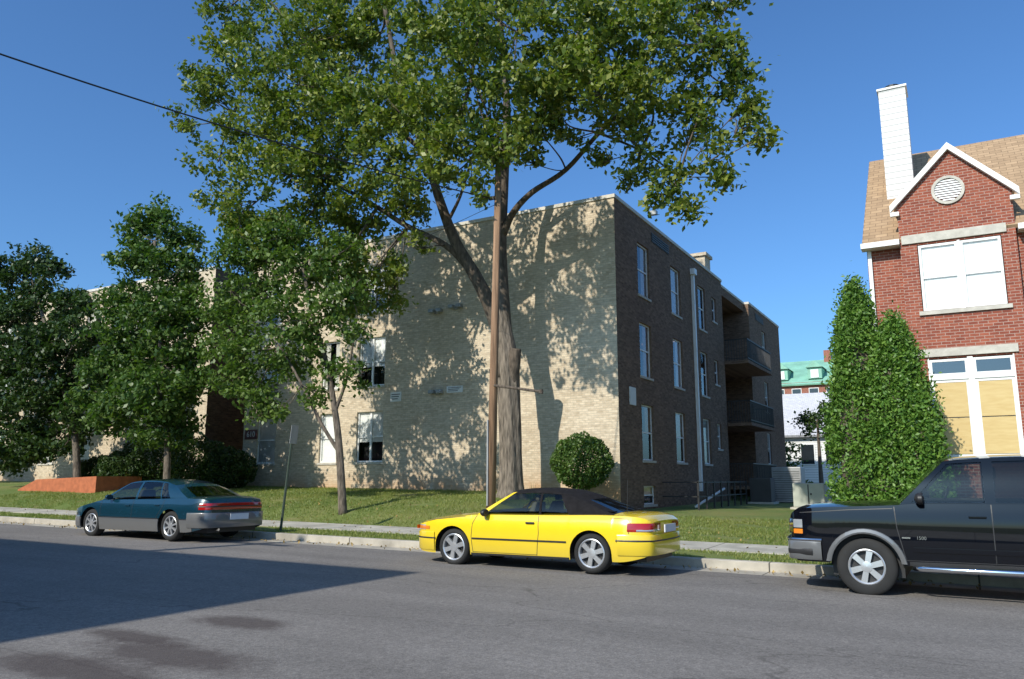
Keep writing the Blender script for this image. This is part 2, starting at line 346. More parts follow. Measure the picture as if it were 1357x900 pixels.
# ================= BUILDINGS
def wall_holes(mb,P,a0,a1,z0,z1,holes,depth=.12):
    As=sorted(set([a0,a1]+[h[0] for h in holes]+[h[1] for h in holes])); Zs=sorted(set([z0,z1]+[h[2] for h in holes]+[h[3] for h in holes]))
    for i in range(len(As)-1):
        for j in range(len(Zs)-1):
            am=(As[i]+As[i+1])/2; zm=(Zs[j]+Zs[j+1])/2
            if any(h[0]<am<h[1] and h[2]<zm<h[3] for h in holes): continue
            mb.quad(P(As[i],Zs[j],0),P(As[i+1],Zs[j],0),P(As[i+1],Zs[j+1],0),P(As[i],Zs[j+1],0))
    for h in holes:
        x0,x1,y0,y1=h[:4]
        for (p,q_) in (((x0,y0),(x1,y0)),((x1,y0),(x1,y1)),((x1,y1),(x0,y1)),((x0,y1),(x0,y0))):
            mb.quad(P(*p,0),P(*q_,0),P(*q_,depth),P(*p,depth))
def window(P,a0,a1,z0,z1,par,fm,cover='curtain',cf=.6,mull=False,dep=.08,fw=.05,sill=True,rail=True,side=0,glass='glass'):
    m=MB(); d0,d1=dep,dep+.05
    m.boxP(P,a0,a0+fw,z0,z1,d0,d1).boxP(P,a1-fw,a1,z0,z1,d0,d1).boxP(P,a0+fw,a1-fw,z0,z0+fw,d0,d1).boxP(P,a0+fw,a1-fw,z1-fw,z1,d0,d1)
    zm=(z0+z1)/2
    if mull: m.boxP(P,(a0+a1)/2-fw*.7,(a0+a1)/2+fw*.7,z0+fw,z1-fw,d0-.01,d1)
    if rail: m.boxP(P,a0+fw,a1-fw,zm-.025,zm+.025,d0+.008,d1+.002)
    w=m.build('window',fm,par)
    dd=d0+.028
    MB().quad(P(a0+fw,z0+fw,dd),P(a1-fw,z0+fw,dd),P(a1-fw,z1-fw,dd),P(a0+fw,z1-fw,dd)).build('pane',M[glass],w)
    MB().boxP(P,a0-.02,a1+.02,z0-.02,z1+.02,d0+.30,d0+.32).build('interior',M['dark'],w)
    if cover:
        zc=z1-(z1-z0)*cf; k=14; A0,A1=a0+.02,a1-.02
        parts=[(A0,A1)]
        if side==1: parts=[(A0,lerp(a0,a1,.45))]
        if side==2: parts=[(lerp(a0,a1,.55),A1)]
        if side==3: parts=[(A0,lerp(a0,a1,.34)),(lerp(a0,a1,.66),A1)]
        amp=.012 if cover=='curtain' else 0
        for A0,A1 in parts:
            MB().grid([[P(lerp(A0,A1,i/k),z,d0+.06+amp*(i%2)) for i in range(k+1)] for z in (zc,z1-.01)]).build('curtain' if cover=='curtain' else 'blind',M[cover],w)
    if sill: MB().boxP(P,a0-.05,a1+.05,z0-.08,z0-.001,-.04,d0+.02).build('sill',M['stone'],w)
    return w
S0=-9.63; N0=24.0; ZT=10.85
Pf=lambda a,z,d:(a,N0+d,z)
Pr=lambda a,z,d:(S0-d,a,z)
FL=[(2.12,4.04),(5.03,6.95),(7.95,9.88)]
apt=thing('apartment_building','three storey tan brick apartment house behind the yellow car, with balconies on its shaded side','apartment building',(-18,30,.9))
fh=[(a0,a1,z0,z1) for (z0,z1) in FL for (a0,a1) in ((-20.5,-19.2),(-22.4,-21.5),(-25.9,-24.8))]
rh=[(n0,n1,z0,z1) for (z0,z1) in FL for (n0,n1) in ((26.1,27.3),(29.8,31.0),(33.5,34.6))]+[(35.7,36.4,z0+.7,z1-.1) for z0,z1 in FL]+[(26.1,27.3,.62,1.25)]
w=MB(); wall_holes(w,Pf,-26.7,S0,-.2,ZT,fh); w.build('front_wall',M['buff'],apt)
w=MB(); wall_holes(w,Pr,N0,37.5,-.2,ZT,rh); w.build('side_wall',M['side'],apt)
w=MB()
w.quad((S0-.002,37.5,-.2),(S0-1.5,37.5,-.2),(S0-1.5,37.5,ZT),(S0-.002,37.5,ZT))
P2=lambda a,z,d:(S0-1.5-d,a,z)
dh=[(39.2,41.2,z0-.9,z1) for z0,z1 in FL]
wall_holes(w,P2,37.5,43,-.2,ZT,dh)
w.quad((S0-.002,43,-.2),(S0-1.5,43,-.2),(S0-1.5,43,ZT),(S0-.002,43,ZT))
w.build('balcony_recess_wall',M['side'],apt)
bh=[(46,47,z0+.2,z1) for z0,z1 in FL]
w=MB(); wall_holes(w,Pr,43,51,-.2,ZT,bh); w.build('rear_bay_wall',M['side'],apt)
MB().box(S0-1.49,S0-.25,37.51,42.99,10.45,ZT-.003).build('balcony_fascia',M['side'],apt)
MB().quad((-26.7,N0,-.2),(-26.7,51,-.2),(-26.7,51,ZT),(-26.7,N0,ZT)).quad((-26.7,51,-.2),(S0,51,-.2),(S0,51,ZT),(-26.7,51,ZT)).build('rear_wall',M['side'],apt)
MB().quad((-26.69,N0+.1,ZT-.25),(S0-.05,N0+.1,ZT-.25),(S0-.05,37.5,ZT-.25),(S0-1.55,37.5,ZT-.25),(S0-1.55,43,ZT-.25),(S0-.05,43,ZT-.25),(S0-.05,50.9,ZT-.25),(-26.69,50.9,ZT-.25)).build('roof',M['roofgrey'],apt)
m=MB(); e=.04
m.box(-26.75,S0+e,N0-e,N0+.25,ZT,ZT+.12).box(S0-.25,S0+e,N0+.25,37.5,ZT,ZT+.12).box(S0-.5,S0-.22,37.5,43,ZT,ZT+.117).box(S0-.25,S0+e,43,51,ZT,ZT+.12).box(-26.75,-26.5,N0+.25,51,ZT,ZT+.12).box(-26.5,S0-.25,50.8,51,ZT,ZT+.12)
m.build('coping',M['coping'],apt)
MB().box(S0-1.3,S0-.4,36.3,37.2,ZT-.2,ZT+1.1).box(S0-1.4,S0-.3,36.2,37.3,ZT+1.1,ZT+1.25).build('chimney',M['buff'],apt)
random.seed(5)
for i,(a0,a1,z0,z1) in enumerate(fh):
    cv,cf_,sd0=random.choice([('curtain',.98,3),('curtain',.98,3),('blind',.98,0),('curtain',.98,0),('blind',.6,0)])
    window(Pf,a0,a1,z0,z1,apt,M['white'],cv,cf_,mull=(a1-a0>1.2),side=sd0,fw=.06)
for i,(a0,a1,z0,z1) in enumerate(rh):
    window(Pr,a0,a1,z0,z1,apt,M['white'] ,random.choice(['curtain','blind','curtain']),random.choice([.98,.5,.98]),side=random.choice([0,1,2,2]),mull=False)
for a0,a1,z0,z1 in bh: window(Pr,a0,a1,z0,z1,apt,M['frame'],'curtain',.6)
for a0,a1,z0,z1 in dh: window(P2,a0,a1,z0,z1,apt,M['frame'],'curtain',.98,mull=True,rail=False,sill=False,side=1)
for z0,z1 in FL:
    zs=z0-.95; e_=1.05
    bal=MB().box(S0-1.49,S0+e_+.05,37.6,42.9,zs-.14,zs).build('balcony',M['side'],apt)
    m=MB(); 
    m.box(S0+e_-.02,S0+e_+.02,37.65,42.85,zs+1.0,zs+1.05).box(S0+e_-.02,S0+e_+.02,37.65,42.85,zs+.1,zs+.13)
    for k in range(40): m.box(S0+e_-.01,S0+e_+.01,37.66+k*.13,37.68+k*.13,zs,zs+1.0)
    for yy in (37.65,42.82):
        m.box(S0,S0+e_-.02,yy,yy+.03,zs+1.0,zs+1.05).box(S0,S0+e_-.02,yy,yy+.03,zs+.1,zs+.13)
        for k in range(8): m.box(S0+.05+k*.125,S0+.07+k*.125,yy+.005,yy+.025,zs,zs+1.0)
    m.build('railing',M['black'],bal)
for n0,n1 in ((27.6,29.6),(44.5,46.5)):
    m=MB().box(S0+.001,S0+.02,n0,n1,10.25,10.62)
    for k in range(4): m.box(S0+.02,S0+.04,n0+.02,n1-.02,10.28+k*.09,10.33+k*.09)
    m.build('vent_louver',M['vent'],apt)
MB().box(S0,S0+.12,32.55,32.7,1.0,10.1).box(S0,S0+.2,32.45,32.8,10.1,10.35).build('downspout',M['white'],apt)
def plate_on(P,a,z,w_,h_,mat,name,par,d=-.03):
    return MB().boxP(P,a-w_/2,a+w_/2,z-h_/2,z+h_/2,d,-.001).build(name,mat,par)
def wpt(px,py,plane='f'):
    d=ray(px,py)
    if plane=='f': t=N0/d[1]; return d[0]*t,H+d[2]*t
    t=S0/d[0]; return d[1]*t,H+d[2]*t
def text(body,size,loc,mat,name,par,rot=(math.pi/2,0,0),ext=.004):
    cu=bpy.data.curves.new(name,'FONT'); cu.body=body; cu.size=size; cu.extrude=ext; cu.align_x='CENTER'; cu.align_y='CENTER'
    t=bpy.data.objects.new(name,cu); C.objects.link(t)
    me=bpy.data.meshes.new_from_object(t.evaluated_get(bpy.context.evaluated_depsgraph_get())); me.materials.clear(); me.materials.append(mat)
    bpy.data.objects.remove(t); ob=bpy.data.objects.new(name,me); C.objects.link(ob)
    o=Vector((0,0,0)); q=par
    while q: o+=q.location; q=q.parent
    ob.location=Vector(loc)-o; ob.rotation_euler=rot; ob.parent=par; return ob
a,z=wpt(331,576); pl=plate_on(Pf,a+.1,z,.72,.40,M['signr'],'house_number_plaque',apt); text('610',.33,(a+.1,N0-.036,z),M['signw'],'house_number',pl)
for (px,py,w_,h_) in ((525,526,.5,.36),(603,516,.7,.24)):
    a,z=wpt(px,py); p=plate_on(Pf,a,z,w_,h_,M['signw'],'wall_sign',apt)
    for k in range(3): MB().boxP(Pf,a-w_*.4,a+w_*(.4-.1*k),z+h_*(.22-.24*k),z+h_*(.30-.24*k),-.034,-.0305).build('lettering_line',M['black'],p)
a,z=wpt(838,525,'r'); plate_on(Pr,a,z,.55,.6,M['signw'],'wall_sign',apt)
for px,py in ((606,408),(580,414),(580,521)):
    a,z=wpt(px,py); l=MB().boxP(Pf,a-.12,a+.12,z-.07,z+.07,-.05,-.001).boxP(Pf,a-.28,a-.06,z-.03,z+.10,-.24,-.05).boxP(Pf,a+.06,a+.28,z-.03,z+.10,-.24,-.05); l.build('flood_light',M['steel'],apt,bevel=.02)
m=MB(); a,z=wpt(862,284,'r'); m.box(S0,S0+.25,a-.1,a+.1,z-.05,z+.1); m.build('flood_light',M['steel'],apt)

apt2=thing('apartment_building','tan brick apartment wing behind the dark street trees, left of the house numbered 610','apartment building',(-40,30,1.2))
lh=[(a0,a0+1.2,z0+.15,z1+.1) for z0,z1 in FL for a0 in (-31.6,-34.6,-38.5,-41.5,-46,-49)]
w=MB(); wall_holes(w,Pf,-54,-29.1,-.2,ZT+.1,lh); w.build('front_wall',M['buff'],apt2)
MB().quad((-29.1,N0,-.2),(-29.1,46,-.2),(-29.1,46,ZT+.1),(-29.1,N0,ZT+.1)).build('side_wall',M['side'],apt2)
MB().quad((-54,N0,-.2),(-54,46,-.2),(-54,46,ZT+.1),(-54,N0,ZT+.1)).build('far_side_wall',M['side'],apt2)
MB().quad((-53.9,N0+.05,ZT-.1),(-29.2,N0+.05,ZT-.1),(-29.2,46,ZT-.1),(-53.9,46,ZT-.1)).build('roof',M['roofgrey'],apt2)
MB().box(-54,-29.06,N0-.04,N0+.25,ZT+.1,ZT+.22).build('coping',M['coping'],apt2)
for a0,a1,z0,z1 in lh: window(Pf,a0,a1,z0,z1,apt2,M['frame'],'curtain',.9,side=random.choice([0,1,2]))
lk=thing('entry_link','dark recessed entry block between the two tan brick apartment wings','building',(-27.9,34,1))
MB().box(-29.08,-26.72,33,45,-.2,9.6).build('wall',M['side'],lk)
d_=MB().box(-28.6,-27.2,32.94,32.99,1.0,3.2).build('door',M['black'],lk); MB().box(-27.45,-27.38,32.88,32.93,1.9,2.2).build('handle',M['steel'],d_)
MB().box(-28.9,-26.9,32.3,32.98,3.5,3.65).build('canopy',M['coping'],lk)

# townhouse
th=thing('townhouse','red brick townhouse with white chimney and boarded ground floor window behind the dark truck','house',(2,26,.4))
NB=22.5; NM=22.75
Pb=lambda a,z,d:(a,NB+d,z)
def bpt(px,py,n=NB):
    d=ray(px,py); t=n/d[1]; return d[0]*t,H+d[2]*t
u0,uz1=bpt(1215,325); u1,_=bpt(1327,315); _,uz0=bpt(1270,409)
l0,lz1=bpt(1229,476); l1,_=bpt(1344,470); _,lz0=bpt(1290,607)
s0,s1,sa=-1.06,1.52,.23; zE=8.62; zA=9.93; WL=-1.88
w=MB(); wall_holes(w,Pb,s0,s1,-.2,zE,[(u0,u1,uz0,uz1),(l0,l1,lz0,lz1)])
w.quad((s0,NB,zE),(s1,NB,zE),(sa,NB,zA)).quad((s0,NB,-.2),(s0,NM,-.2),(s0,NM,zE),(s0,NB,zE)).quad((s1,NB,-.2),(s1,NM+1,-.2),(s1,NM+1,zE),(s1,NB,zE))
w.quad((s0,NM,7.5),(s0,25,7.5),(s0,25,zE),(s0,NM,zE)); w.quad((s1,NM,7.5),(s1,25,7.5),(s1,25,zE),(s1,NM,zE))
w.quad((WL,NM,-.2),(s0,NM,-.2),(s0,NM,7.78),(WL,NM,7.78)).quad((s1,NM,-.2),(9,NM,-.2),(9,NM,7.78),(s1,NM,7.78))
w.quad((WL,NM,-.2),(WL,31.7,-.2),(WL,31.7,7.8),(WL,27.2,11.6),(WL,NM,7.8)).quad((9,NM,-.2),(9,31.7,-.2),(9,31.7,7.8),(9,27.2,11.6),(9,NM,7.8)).quad((WL,31.7,-.2),(9,31.7,-.2),(9,31.7,7.8),(WL,31.7,7.8))
w.build('wall',M['red'],th)
r=MB()
def roofslab(m,p,q_,r_,t_,th_=.1):
    n_=(Vector(q_)-Vector(p)).cross(Vector(t_)-Vector(p)).normalized()*th_
    if n_.z>0: n_=-n_
    top=[Vector(x) for x in (p,q_,r_,t_)]; bot=[x+n_ for x in top]
    m.add(top+bot,[(0,1,2,3),(7,6,5,4),(0,4,5,1),(1,5,6,2),(2,6,7,3),(3,7,4,0)])
RL=WL-.08
roofslab(r,(RL,NM-.3,7.65),(9.2,NM-.3,7.65),(9.2,27.2,11.7),(RL,27.2,11.7))
roofslab(r,(RL,32,7.65),(9.2,32,7.65),(9.2,27.2,11.702),(RL,27.2,11.702))
kb=(zA-zE)/(sa-s0); kr=(zA-zE)/(s1-sa); ov=.10
roofslab(r,(s0-ov,NB-.10,zE-ov*kb+.12),(sa,NB-.10,zA+.12),(sa,25.9,zA+.12),(s0-ov,25.9,zE-ov*kb+.12))
roofslab(r,(s1+ov,NB-.10,zE-ov*kr+.12),(sa,NB-.10,zA+.122),(sa,25.9,zA+.122),(s1+ov,25.9,zE-ov*kr+.12))
rf=r.build('roof',M['shingle'],th)
t=MB()
for sx,kk in ((s0-.16,kb),(s1+.16,kr)):
    zz=zE-.16*kk
    t.add([(sx,NB-.14,zz+.11),(sa,NB-.14,zA+.11),(sa,NB-.14,zA-.07),(sx,NB-.14,zz-.07),(sx,NB-.02,zz+.11),(sa,NB-.02,zA+.11),(sa,NB-.02,zA-.07),(sx,NB-.02,zz-.07)],[(0,1,2,3),(4,7,6,5),(0,4,5,1),(3,2,6,7),(0,3,7,4)])
t.box(s0-.16,s0+.05,NB-.13,NB-.01,zE-.16*kb-.18,zE-.16*kb-.075).box(s1-.05,s1+.16,NB-.13,NB-.01,zE-.16*kr-.18,zE-.16*kr-.075)
t.build('rake_board',M['white'],th)
MB().box(RL-.03,s0-.003,NM-.40,NM-.02,7.50,7.64).box(s1+.05,9.2,NM-.40,NM-.02,7.50,7.64).build('gutter_trim',M['white'],th)
MB().box(WL+.02,WL+.11,NM-.1,NM-.01,.3,7.49).build('downspout',M['white'],th)
ch=MB().box(-1.38,-.66,24.6,25.4,8.6,12.85).build('chimney',M['siding'],th)
MB().box(-1.42,-.62,24.56,25.44,12.85,12.91).build('chimney_cap',M['white'],ch)
MB().tube([(-1.02,25,12.91),(-1.02,25,13.08)],.22,14).build('flue',M['black'],ch)
va,vz=bpt(1256,252)
rows=[[(va+math.cos(2*math.pi*k/28)*rr,NB-dd,vz+math.sin(2*math.pi*k/28)*rr) for k in range(28)] for rr,dd in ((.38,.002),(.38,.05),(.31,.05),(.31,.002))]
vent=MB().grid(rows,True).build('round_vent',M['stone'],th)
m=MB()
for k in range(9):
    zz=-.28+k*.064; hw=math.sqrt(max(.31**2-zz**2,.002)); m.add([(va-hw,NB-.035,vz+zz),(va+hw,NB-.035,vz+zz),(va+hw,NB-.005,vz+zz+.055),(va-hw,NB-.005,vz+zz+.055)],[(0,1,2,3)])
m.build('louver',M['white'],vent)
for z0_,z1_,a0_,a1_ in ((uz1+.05,uz1+.28,u0-.35,u1+.12),(lz1+.04,lz1+.24,l0-.35,l1+.1)):
    MB().box(a0_,min(a1_,s1-.01),NB-.05,NB-.001,z0_,z1_).build('lintel',M['stone'],th)
MB().box(u0-.08,u1+.08,NB-.06,NB-.001,uz0-.1,uz0-.002).build('window_ledge',M['stone'],th)
um=(u0+u1)/2
for a0_,a1_ in ((u0+.02,um-.03),(um+.03,u1-.02)):
    window(Pb,a0_,a1_,uz0+.02,uz1-.02,th,M['white'],'blind',.985,dep=.02,fw=.06,sill=False)
lm=(l0+l1)/2; zt_=lerp(lz0,lz1,.80)
for a0_,a1_ in ((l0+.03,lm-.06),(lm+.06,l1-.03)):
    window(Pb,a0_,a1_,zt_+.05,lz1-.03,th,M['white'],None,dep=.02,fw=.06,sill=False,rail=False,glass='skyglass')
    wn=window(Pb,a0_,a1_,lz0+.02,zt_-.05,th,M['white'],None,dep=.02,fw=.07,sill=False,rail=False)
    zm=(lz0+zt_)/2
    MB().boxP(Pb,a0_+.071,a1_-.071,lz0+.1,zm-.012,.01,.045).boxP(Pb,a0_+.071,a1_-.071,zm+.012,zt_-.13,.01,.045).build('plywood_board',M['ply'],wn)
MB().boxP(Pb,lm-.06,lm+.06,lz0,lz1,-.01,.08).boxP(Pb,l0-.001,l0+.03,lz0,lz1,-.01,.08).boxP(Pb,l1-.03,l1+.001,lz0,lz1,-.01,.08).boxP(Pb,l0+.03,lm-.06,zt_-.05,zt_+.05,-.008,.08).boxP(Pb,lm+.06,l1-.03,zt_-.05,zt_+.05,-.008,.08).boxP(Pb,um-.03,um+.03,uz0,uz1,-.01,.07).build('window_casing',M['white'],th)

def far_house(name,label,s,n,w_,d_,z0,ze,zr,wm,rm,wins,cat='house'):
    t=thing(name,label,cat,(s+w_/2,n+d_/2,z0))
    k=MB().box(s,s+w_,n,n+d_,z0-1,ze); k.quad((s,n,ze),(s,n+d_,ze),(s,n+d_/2,zr)); k.quad((s+w_,n,ze),(s+w_,n+d_,ze),(s+w_,n+d_/2,zr)); k.build('wall',wm,t)
    r=MB(); roofslab(r,(s-.4,n-.5,ze-.3),(s+w_+.4,n-.5,ze-.3),(s+w_+.4,n+d_/2,zr+.1),(s-.4,n+d_/2,zr+.1),.2); roofslab(r,(s-.4,n+d_+.5,ze-.3),(s+w_+.4,n+d_+.5,ze-.3),(s+w_+.4,n+d_/2,zr+.102),(s-.4,n+d_/2,zr+.102),.2)
    rr=r.build('roof',rm,t)
    for a,z,ww,hh in wins:
        f=MB().box(a-.08,a+ww+.08,n-.06,n-.01,z-.08,z+hh+.08).build('window',M['white'],t); MB().box(a,a+ww,n-.075,n-.062,z,z+hh).build('pane',M['pglass'],f)
    return t,rr
far_house('white_house','white sided house with pale grey roof seen between the apartment house and the cedars',-15,62,9,10,.5,5.0,8.2,M['siding'],M['shingleg'],[(-10.6+1.7*k,2.6,.9,1.4) for k in range(3)])
gb,gr=far_house('brick_block','distant red brick block with a green copper roof and dormers',-34,112,32,16,.5,14.4,18.3,M['red'],M['copper'],[(-33+2.2*k,11.8,1.1,1.7) for k in range(14)],'building')
for k in range(7):
    a=-31+4.4*k
    f=MB().box(a,a+1.8,112.6,116,14.9,16.4).build('dormer',M['copper'],gb); MB().box(a+.4,a+1.4,112.5,112.58,15.0,16.1).build('dormer_window',M['white'],f)
    MB().add([(a-.2,112.3,16.4),(a+2,112.3,16.4),(a+.9,112.3,17.3),(a-.2,118,16.4),(a+2,118,16.4),(a+.9,118,17.3)],[(0,1,2),(0,2,5,3),(1,4,5,2)]).build('dormer_roof',M['copper'],f)
MB().box(-16.5,-15.6,119,120,17.5,19.6).build('chimney',M['red'],gb)

oh=thing('row_house','flat roofed brick house across the street whose shadow lies on the road at the left','house',(-25,-8,0))
EB=9.9; SE=-10.5
MB().box(-60,SE,-14,-3,-.3,EB).build('wall',M['red'],oh); MB().box(-60.1,SE+.1,-14.1,-2.9,EB,EB+.15).build('coping',M['coping'],oh)
for k in range(8):
    for zz in (1.2,4.2,7.0):
        f=MB().box(-14-k*5,-12.7-k*5,-3,-2.95,zz,zz+1.7).build('window',M['white'],oh); MB().box(-13.9-k*5,-12.8-k*5,-2.949,-2.94,zz+.1,zz+1.6).build('pane',M['pglass'],f)

# ================= UTILITY POLES, WIRES, SIGN
pb=at(650,672,18.0); pb.z=gz(pb.x,18)-.1
pt=at(661,200,18.0)
up=thing('utility_pole','tall brown wooden utility pole in front of the big street tree','utility pole',(pb.x,pb.y,pb.z))
MB().tube([pb,lerp(pb,pt,.5),pt],[.125,.108,.088],14,wob=.03).build('pole',M['poleW'],up,smooth=True)
q0=at(655,511,17.88); q1=at(717,519,17.8)
MB().tube([q0,q1],.035,8).build('arm',M['barkd'],up); MB().tube([q1+Vector((0,0,-.05)),q1+Vector((0,0,.05))],.06,8).build('bracket',M['barkd'],up)
MB().box(pb.x-.03,pb.x+.01,pb.y-.16,pb.y-.12,.8,3.0).build('conduit',M['steel'],up)
wa=at(657,264,18.0)
MB().box(wa.x-.14,wa.x+.02,wa.y-.14,wa.y-.09,wa.z-.05,wa.z+.05).build('wire_clamp',M['black'],up)
wf=Vector((-16.1,.6,9.25))
op=thing('utility_pole','wooden utility pole across the street at the other end of the sagging black wire','utility pole',(wf.x,wf.y,.1))
MB().tube([(wf.x,wf.y,0),(wf.x,wf.y,10)],[.16,.12],12).build('pole',M['poleW'],op,smooth=True); MB().box(wf.x-.9,wf.x+.9,wf.y-.2,wf.y-.12,9.2,9.32).build('crossarm',M['poleW'],op)
def wire(p,q,sag,r,name,label):
    pts=[lerp(p,q,i/30)+Vector((0,0,-sag*4*(i/30)*(1-i/30))) for i in range(31)]
    tag(MB().tube(pts,r,6).build(name,M['wire']),label,'wire')
wire(wa,wf,.40,.018,'overhead_wire','thick black overhead wire running from the wooden pole to the upper left')
wire(wa+Vector((0,0,-.15)),Vector((-44,23.9,7.4)),.9,.008,'service_wire','thin wire sagging from the wooden pole across the dark trees to the left wing')
sb=at(371,709,14.45); sb.z=gz(sb.x,14.45); stp=sb+Vector((.28,.0,2.55))
sg=thing('street_sign','leaning dark green steel post with an edge-on parking sign by the kerb','sign',sb)
MB().tube([sb-Vector((0,0,.1)),stp],.032,6).build('post',M['green_metal'],sg)
d=(stp-sb).normalized(); c0=stp-d*.45
m=MB(); nrm=Vector((.97,.2,0)).normalized(); wv=Vector((-.2,.97,0)).normalized()*.15
m.add([c0-wv+nrm*.05,c0+wv+nrm*.05,stp+wv+nrm*.05,stp-wv+nrm*.05,c0-wv+nrm*.04,c0+wv+nrm*.04,stp+wv+nrm*.04,stp-wv+nrm*.04],[(0,1,2,3),(7,6,5,4),(0,4,5,1),(1,5,6,2),(2,6,7,3),(3,7,4,0)])
m.build('sign_panel',M['steel'],sg)

# ================= TREES
def spline(pts,K=5):
    P=[Vector(p) for p in pts]; out=[]
    for i in range(len(P)-1):
        p0=P[max(i-1,0)];p1=P[i];p2=P[i+1];p3=P[min(i+2,len(P)-1)]
        for k in range(K):
            t=k/K; out.append(.5*((2*p1)+(-p0+p2)*t+(2*p0-5*p1+4*p2-p3)*t*t+(-p0+3*p1-3*p2+p3)*t**3))
    out.append(P[-1]); return out
def limb(m,pts,r0,r1,n=8,pw=.8):
    out=spline(pts); L=len(out)
    m.tube(out,[lerp(r0,r1,(i/(L-1))**pw) for i in range(L)],n,wob=.06)
def twigs(m,starts,blobs,r=.045):
    for c,br in blobs:
        c=Vector(c); st=min(starts,key=lambda p:(p-c).length)
        mid=lerp(st,c,.5)+Vector((random.uniform(-.3,.3),random.uniform(-.3,.3),-.15*(st-c).length*.3))
        limb(m,[st,mid,c],r*min(1.6,br),.015,6)
        for _ in range(4):
            d=Vector((random.uniform(-1,1),random.uniform(-1,1),random.uniform(-.4,1))).normalized()
            limb(m,[lerp(mid,c,.6),c+d*br*.45,c+d*br*.85],.02,.006,5)
NT=22.0
tb=at(677,655,NT); tb.z=gz(tb.x,NT)-.15
big=thing('maple_tree','very tall broad tree with a thick ridged trunk standing just behind the utility pole','tree',tb)
m=MB()
pts=spline([tb,at(677,630,NT),at(676,560,NT),at(674,500,NT),at(670,455,NT),at(664,415,21.93),at(660,380,21.9)],8)
rad=[]; zt0=pts[0].z; zt1=pts[-1].z
for i,p in enumerate(pts):
    h=p.z-tb.z; q=(p.z-zt0)/(zt1-zt0)
    rad.append(.345+.20*math.exp(-h/.35)-.15*sstep(.60,1.0,q)+.025*math.exp(-((q-.62)/.06)**2))
rows=[]
for i,(p,r_) in enumerate(zip(pts,rad)):
    row=[]
    for k in range(36):
        a=2*math.pi*k/36; rr=r_*(1+.05*math.sin(a*5+p.z*.4)+.035*math.sin(a*9+1+p.z*.9)+.02*math.sin(a*17+p.z*3)+.10*math.exp(-(p.z-tb.z)/.3)*math.sin(a*4))
        row.append(p+Vector((math.cos(a)*rr,math.sin(a)*rr,0)))
    rows.append(row)
m.grid(rows,True); o=len(m.v); m.v.append(tuple(pts[-1])); base_=o-36
for k in range(36): m.f.append((base_+k,base_+(k+1)%36,o))
m.build('trunk',M['bark'],big,smooth='auto')
m=MB()
L1=[at(670,500,NT-.03),at(664,450,21.95),at(652,412,21.8),at(632,370,21.4),at(604,322,21),at(584,270,20.5),at(562,200,20),at(530,110,20),at(510,10,20)]
limb(m,L1,.30,.06,14,1.0)
L2=[at(672,480,NT),at(668,420,NT),at(664,330,NT),at(668,240,NT),at(672,150,21.5),at(665,50,21.5),at(650,-60,21)]
limb(m,L2,.27,.06,12,1.0)
LS=[at(676,520,NT),at(682,480,21.9),at(684,462,21.85)]
limb(m,LS,.24,.17,12)
L3=[at(667,310,NT),at(680,282,21.9),at(705,255,21.7),at(750,225,21.6),at(800,170,21.4),at(870,110,21),at(930,60,20.6)]
limb(m,L3,.14,.04,10)
L4=[at(618,352,21.3),at(590,325,20.9),at(540,300,20.5),at(500,275,20),at(440,240,19.5),at(380,200,19),at(310,150,18.5)]
limb(m,L4,.13,.04,10)
L5=[at(575,250,20.5),at(600,180,19.5),at(625,100,18.5),at(640,0,18)]
limb(m,L5,.10,.04,8)
L6=[at(668,220,21.8),at(720,150,21.4),at(760,60,21),at(800,-40,21)]
limb(m,L6,.11,.04,8)
L7=[at(790,175,21.4),at(850,200,20.5),at(900,235,19.6)]
limb(m,L7,.05,.02,8)
L8=[at(560,200,20),at(470,120,19.5),at(400,50,19.5),at(340,-20,19)]
limb(m,L8,.09,.03,8)
L9=[at(590,300,20.9),at(610,260,20.5),at(625,210,20)]
limb(m,L9,.07,.03,8)
bl=[(300,15,18,1.4),(380,-45,20,2.5),(480,-70,22,2.8),(600,-90,21,3),(720,-90,21,3),(840,-70,21,2.5),(925,-40,20,1.6),(955,20,21,.8),
(315,75,18,1.4),(400,60,19,1.9),(500,50,21,2.2),(600,60,17.5,2.0),(700,50,18,2.0),(790,45,18.5,1.9),(875,50,19,1.5),(940,80,19.5,.9),
(280,130,18,1.0),(245,165,18,.7),(260,95,18,.5),(340,160,18,1.5),(430,165,19,1.9),(520,155,18,1.8),(610,150,17.5,1.5),(700,120,18,1.4),(780,105,17.8,1.3),(860,115,19,1.3),(930,145,19.5,.9),(985,168,20,.55),(1010,181,20,.28),(965,115,20,.7),
(848,205,19.5,.75),(893,240,19,.7),(905,282,19,.38),(942,205,19,.65),(868,262,19,.38),(825,160,19.5,.8),(830,235,20,.35),(915,180,20,.55),(955,235,19,.3),(985,140,20,.35),(740,145,19,.8),
(290,215,18,1.1),(370,230,18,1.6),(450,230,19,1.7),(530,215,18,1.4),(480,300,20,1.3),(545,270,20,.9),(600,200,17.4,.9),(325,280,18,1.1),(400,300,19,1.4),(715,175,20,.8),(770,185,21,.5),(500,355,20,1.1),(285,265,18,.7),(440,350,19,1.3),(650,220,17.6,.5),(470,400,20,.9),(520,395,20.5,.6),(350,330,18,1.1),(555,130,20,1.5),(640,40,21,1.7),(450,20,20,1.8),(645,190,17.5,.75),(683,185,17.5,.7),(662,205,17.4,.45),(560,330,20,.5),(450,130,18,1.5),(380,110,18,1.5),(570,235,17.4,.7),(625,245,17.6,.35),(700,215,20,.4),(800,215,20.5,.3),(640,262,17.7,.2)]
blobs=[(at(a,b_,c),r_) for a,b_,c,r_ in bl]
starts=[p for L in (L1[3:],L2[2:],L3[1:],L4[1:],L5,L6,L7,L8,L9) for p in L]
twigs(m,starts,blobs,.045); m.build('limbs',M['barkd'],big,smooth=True)
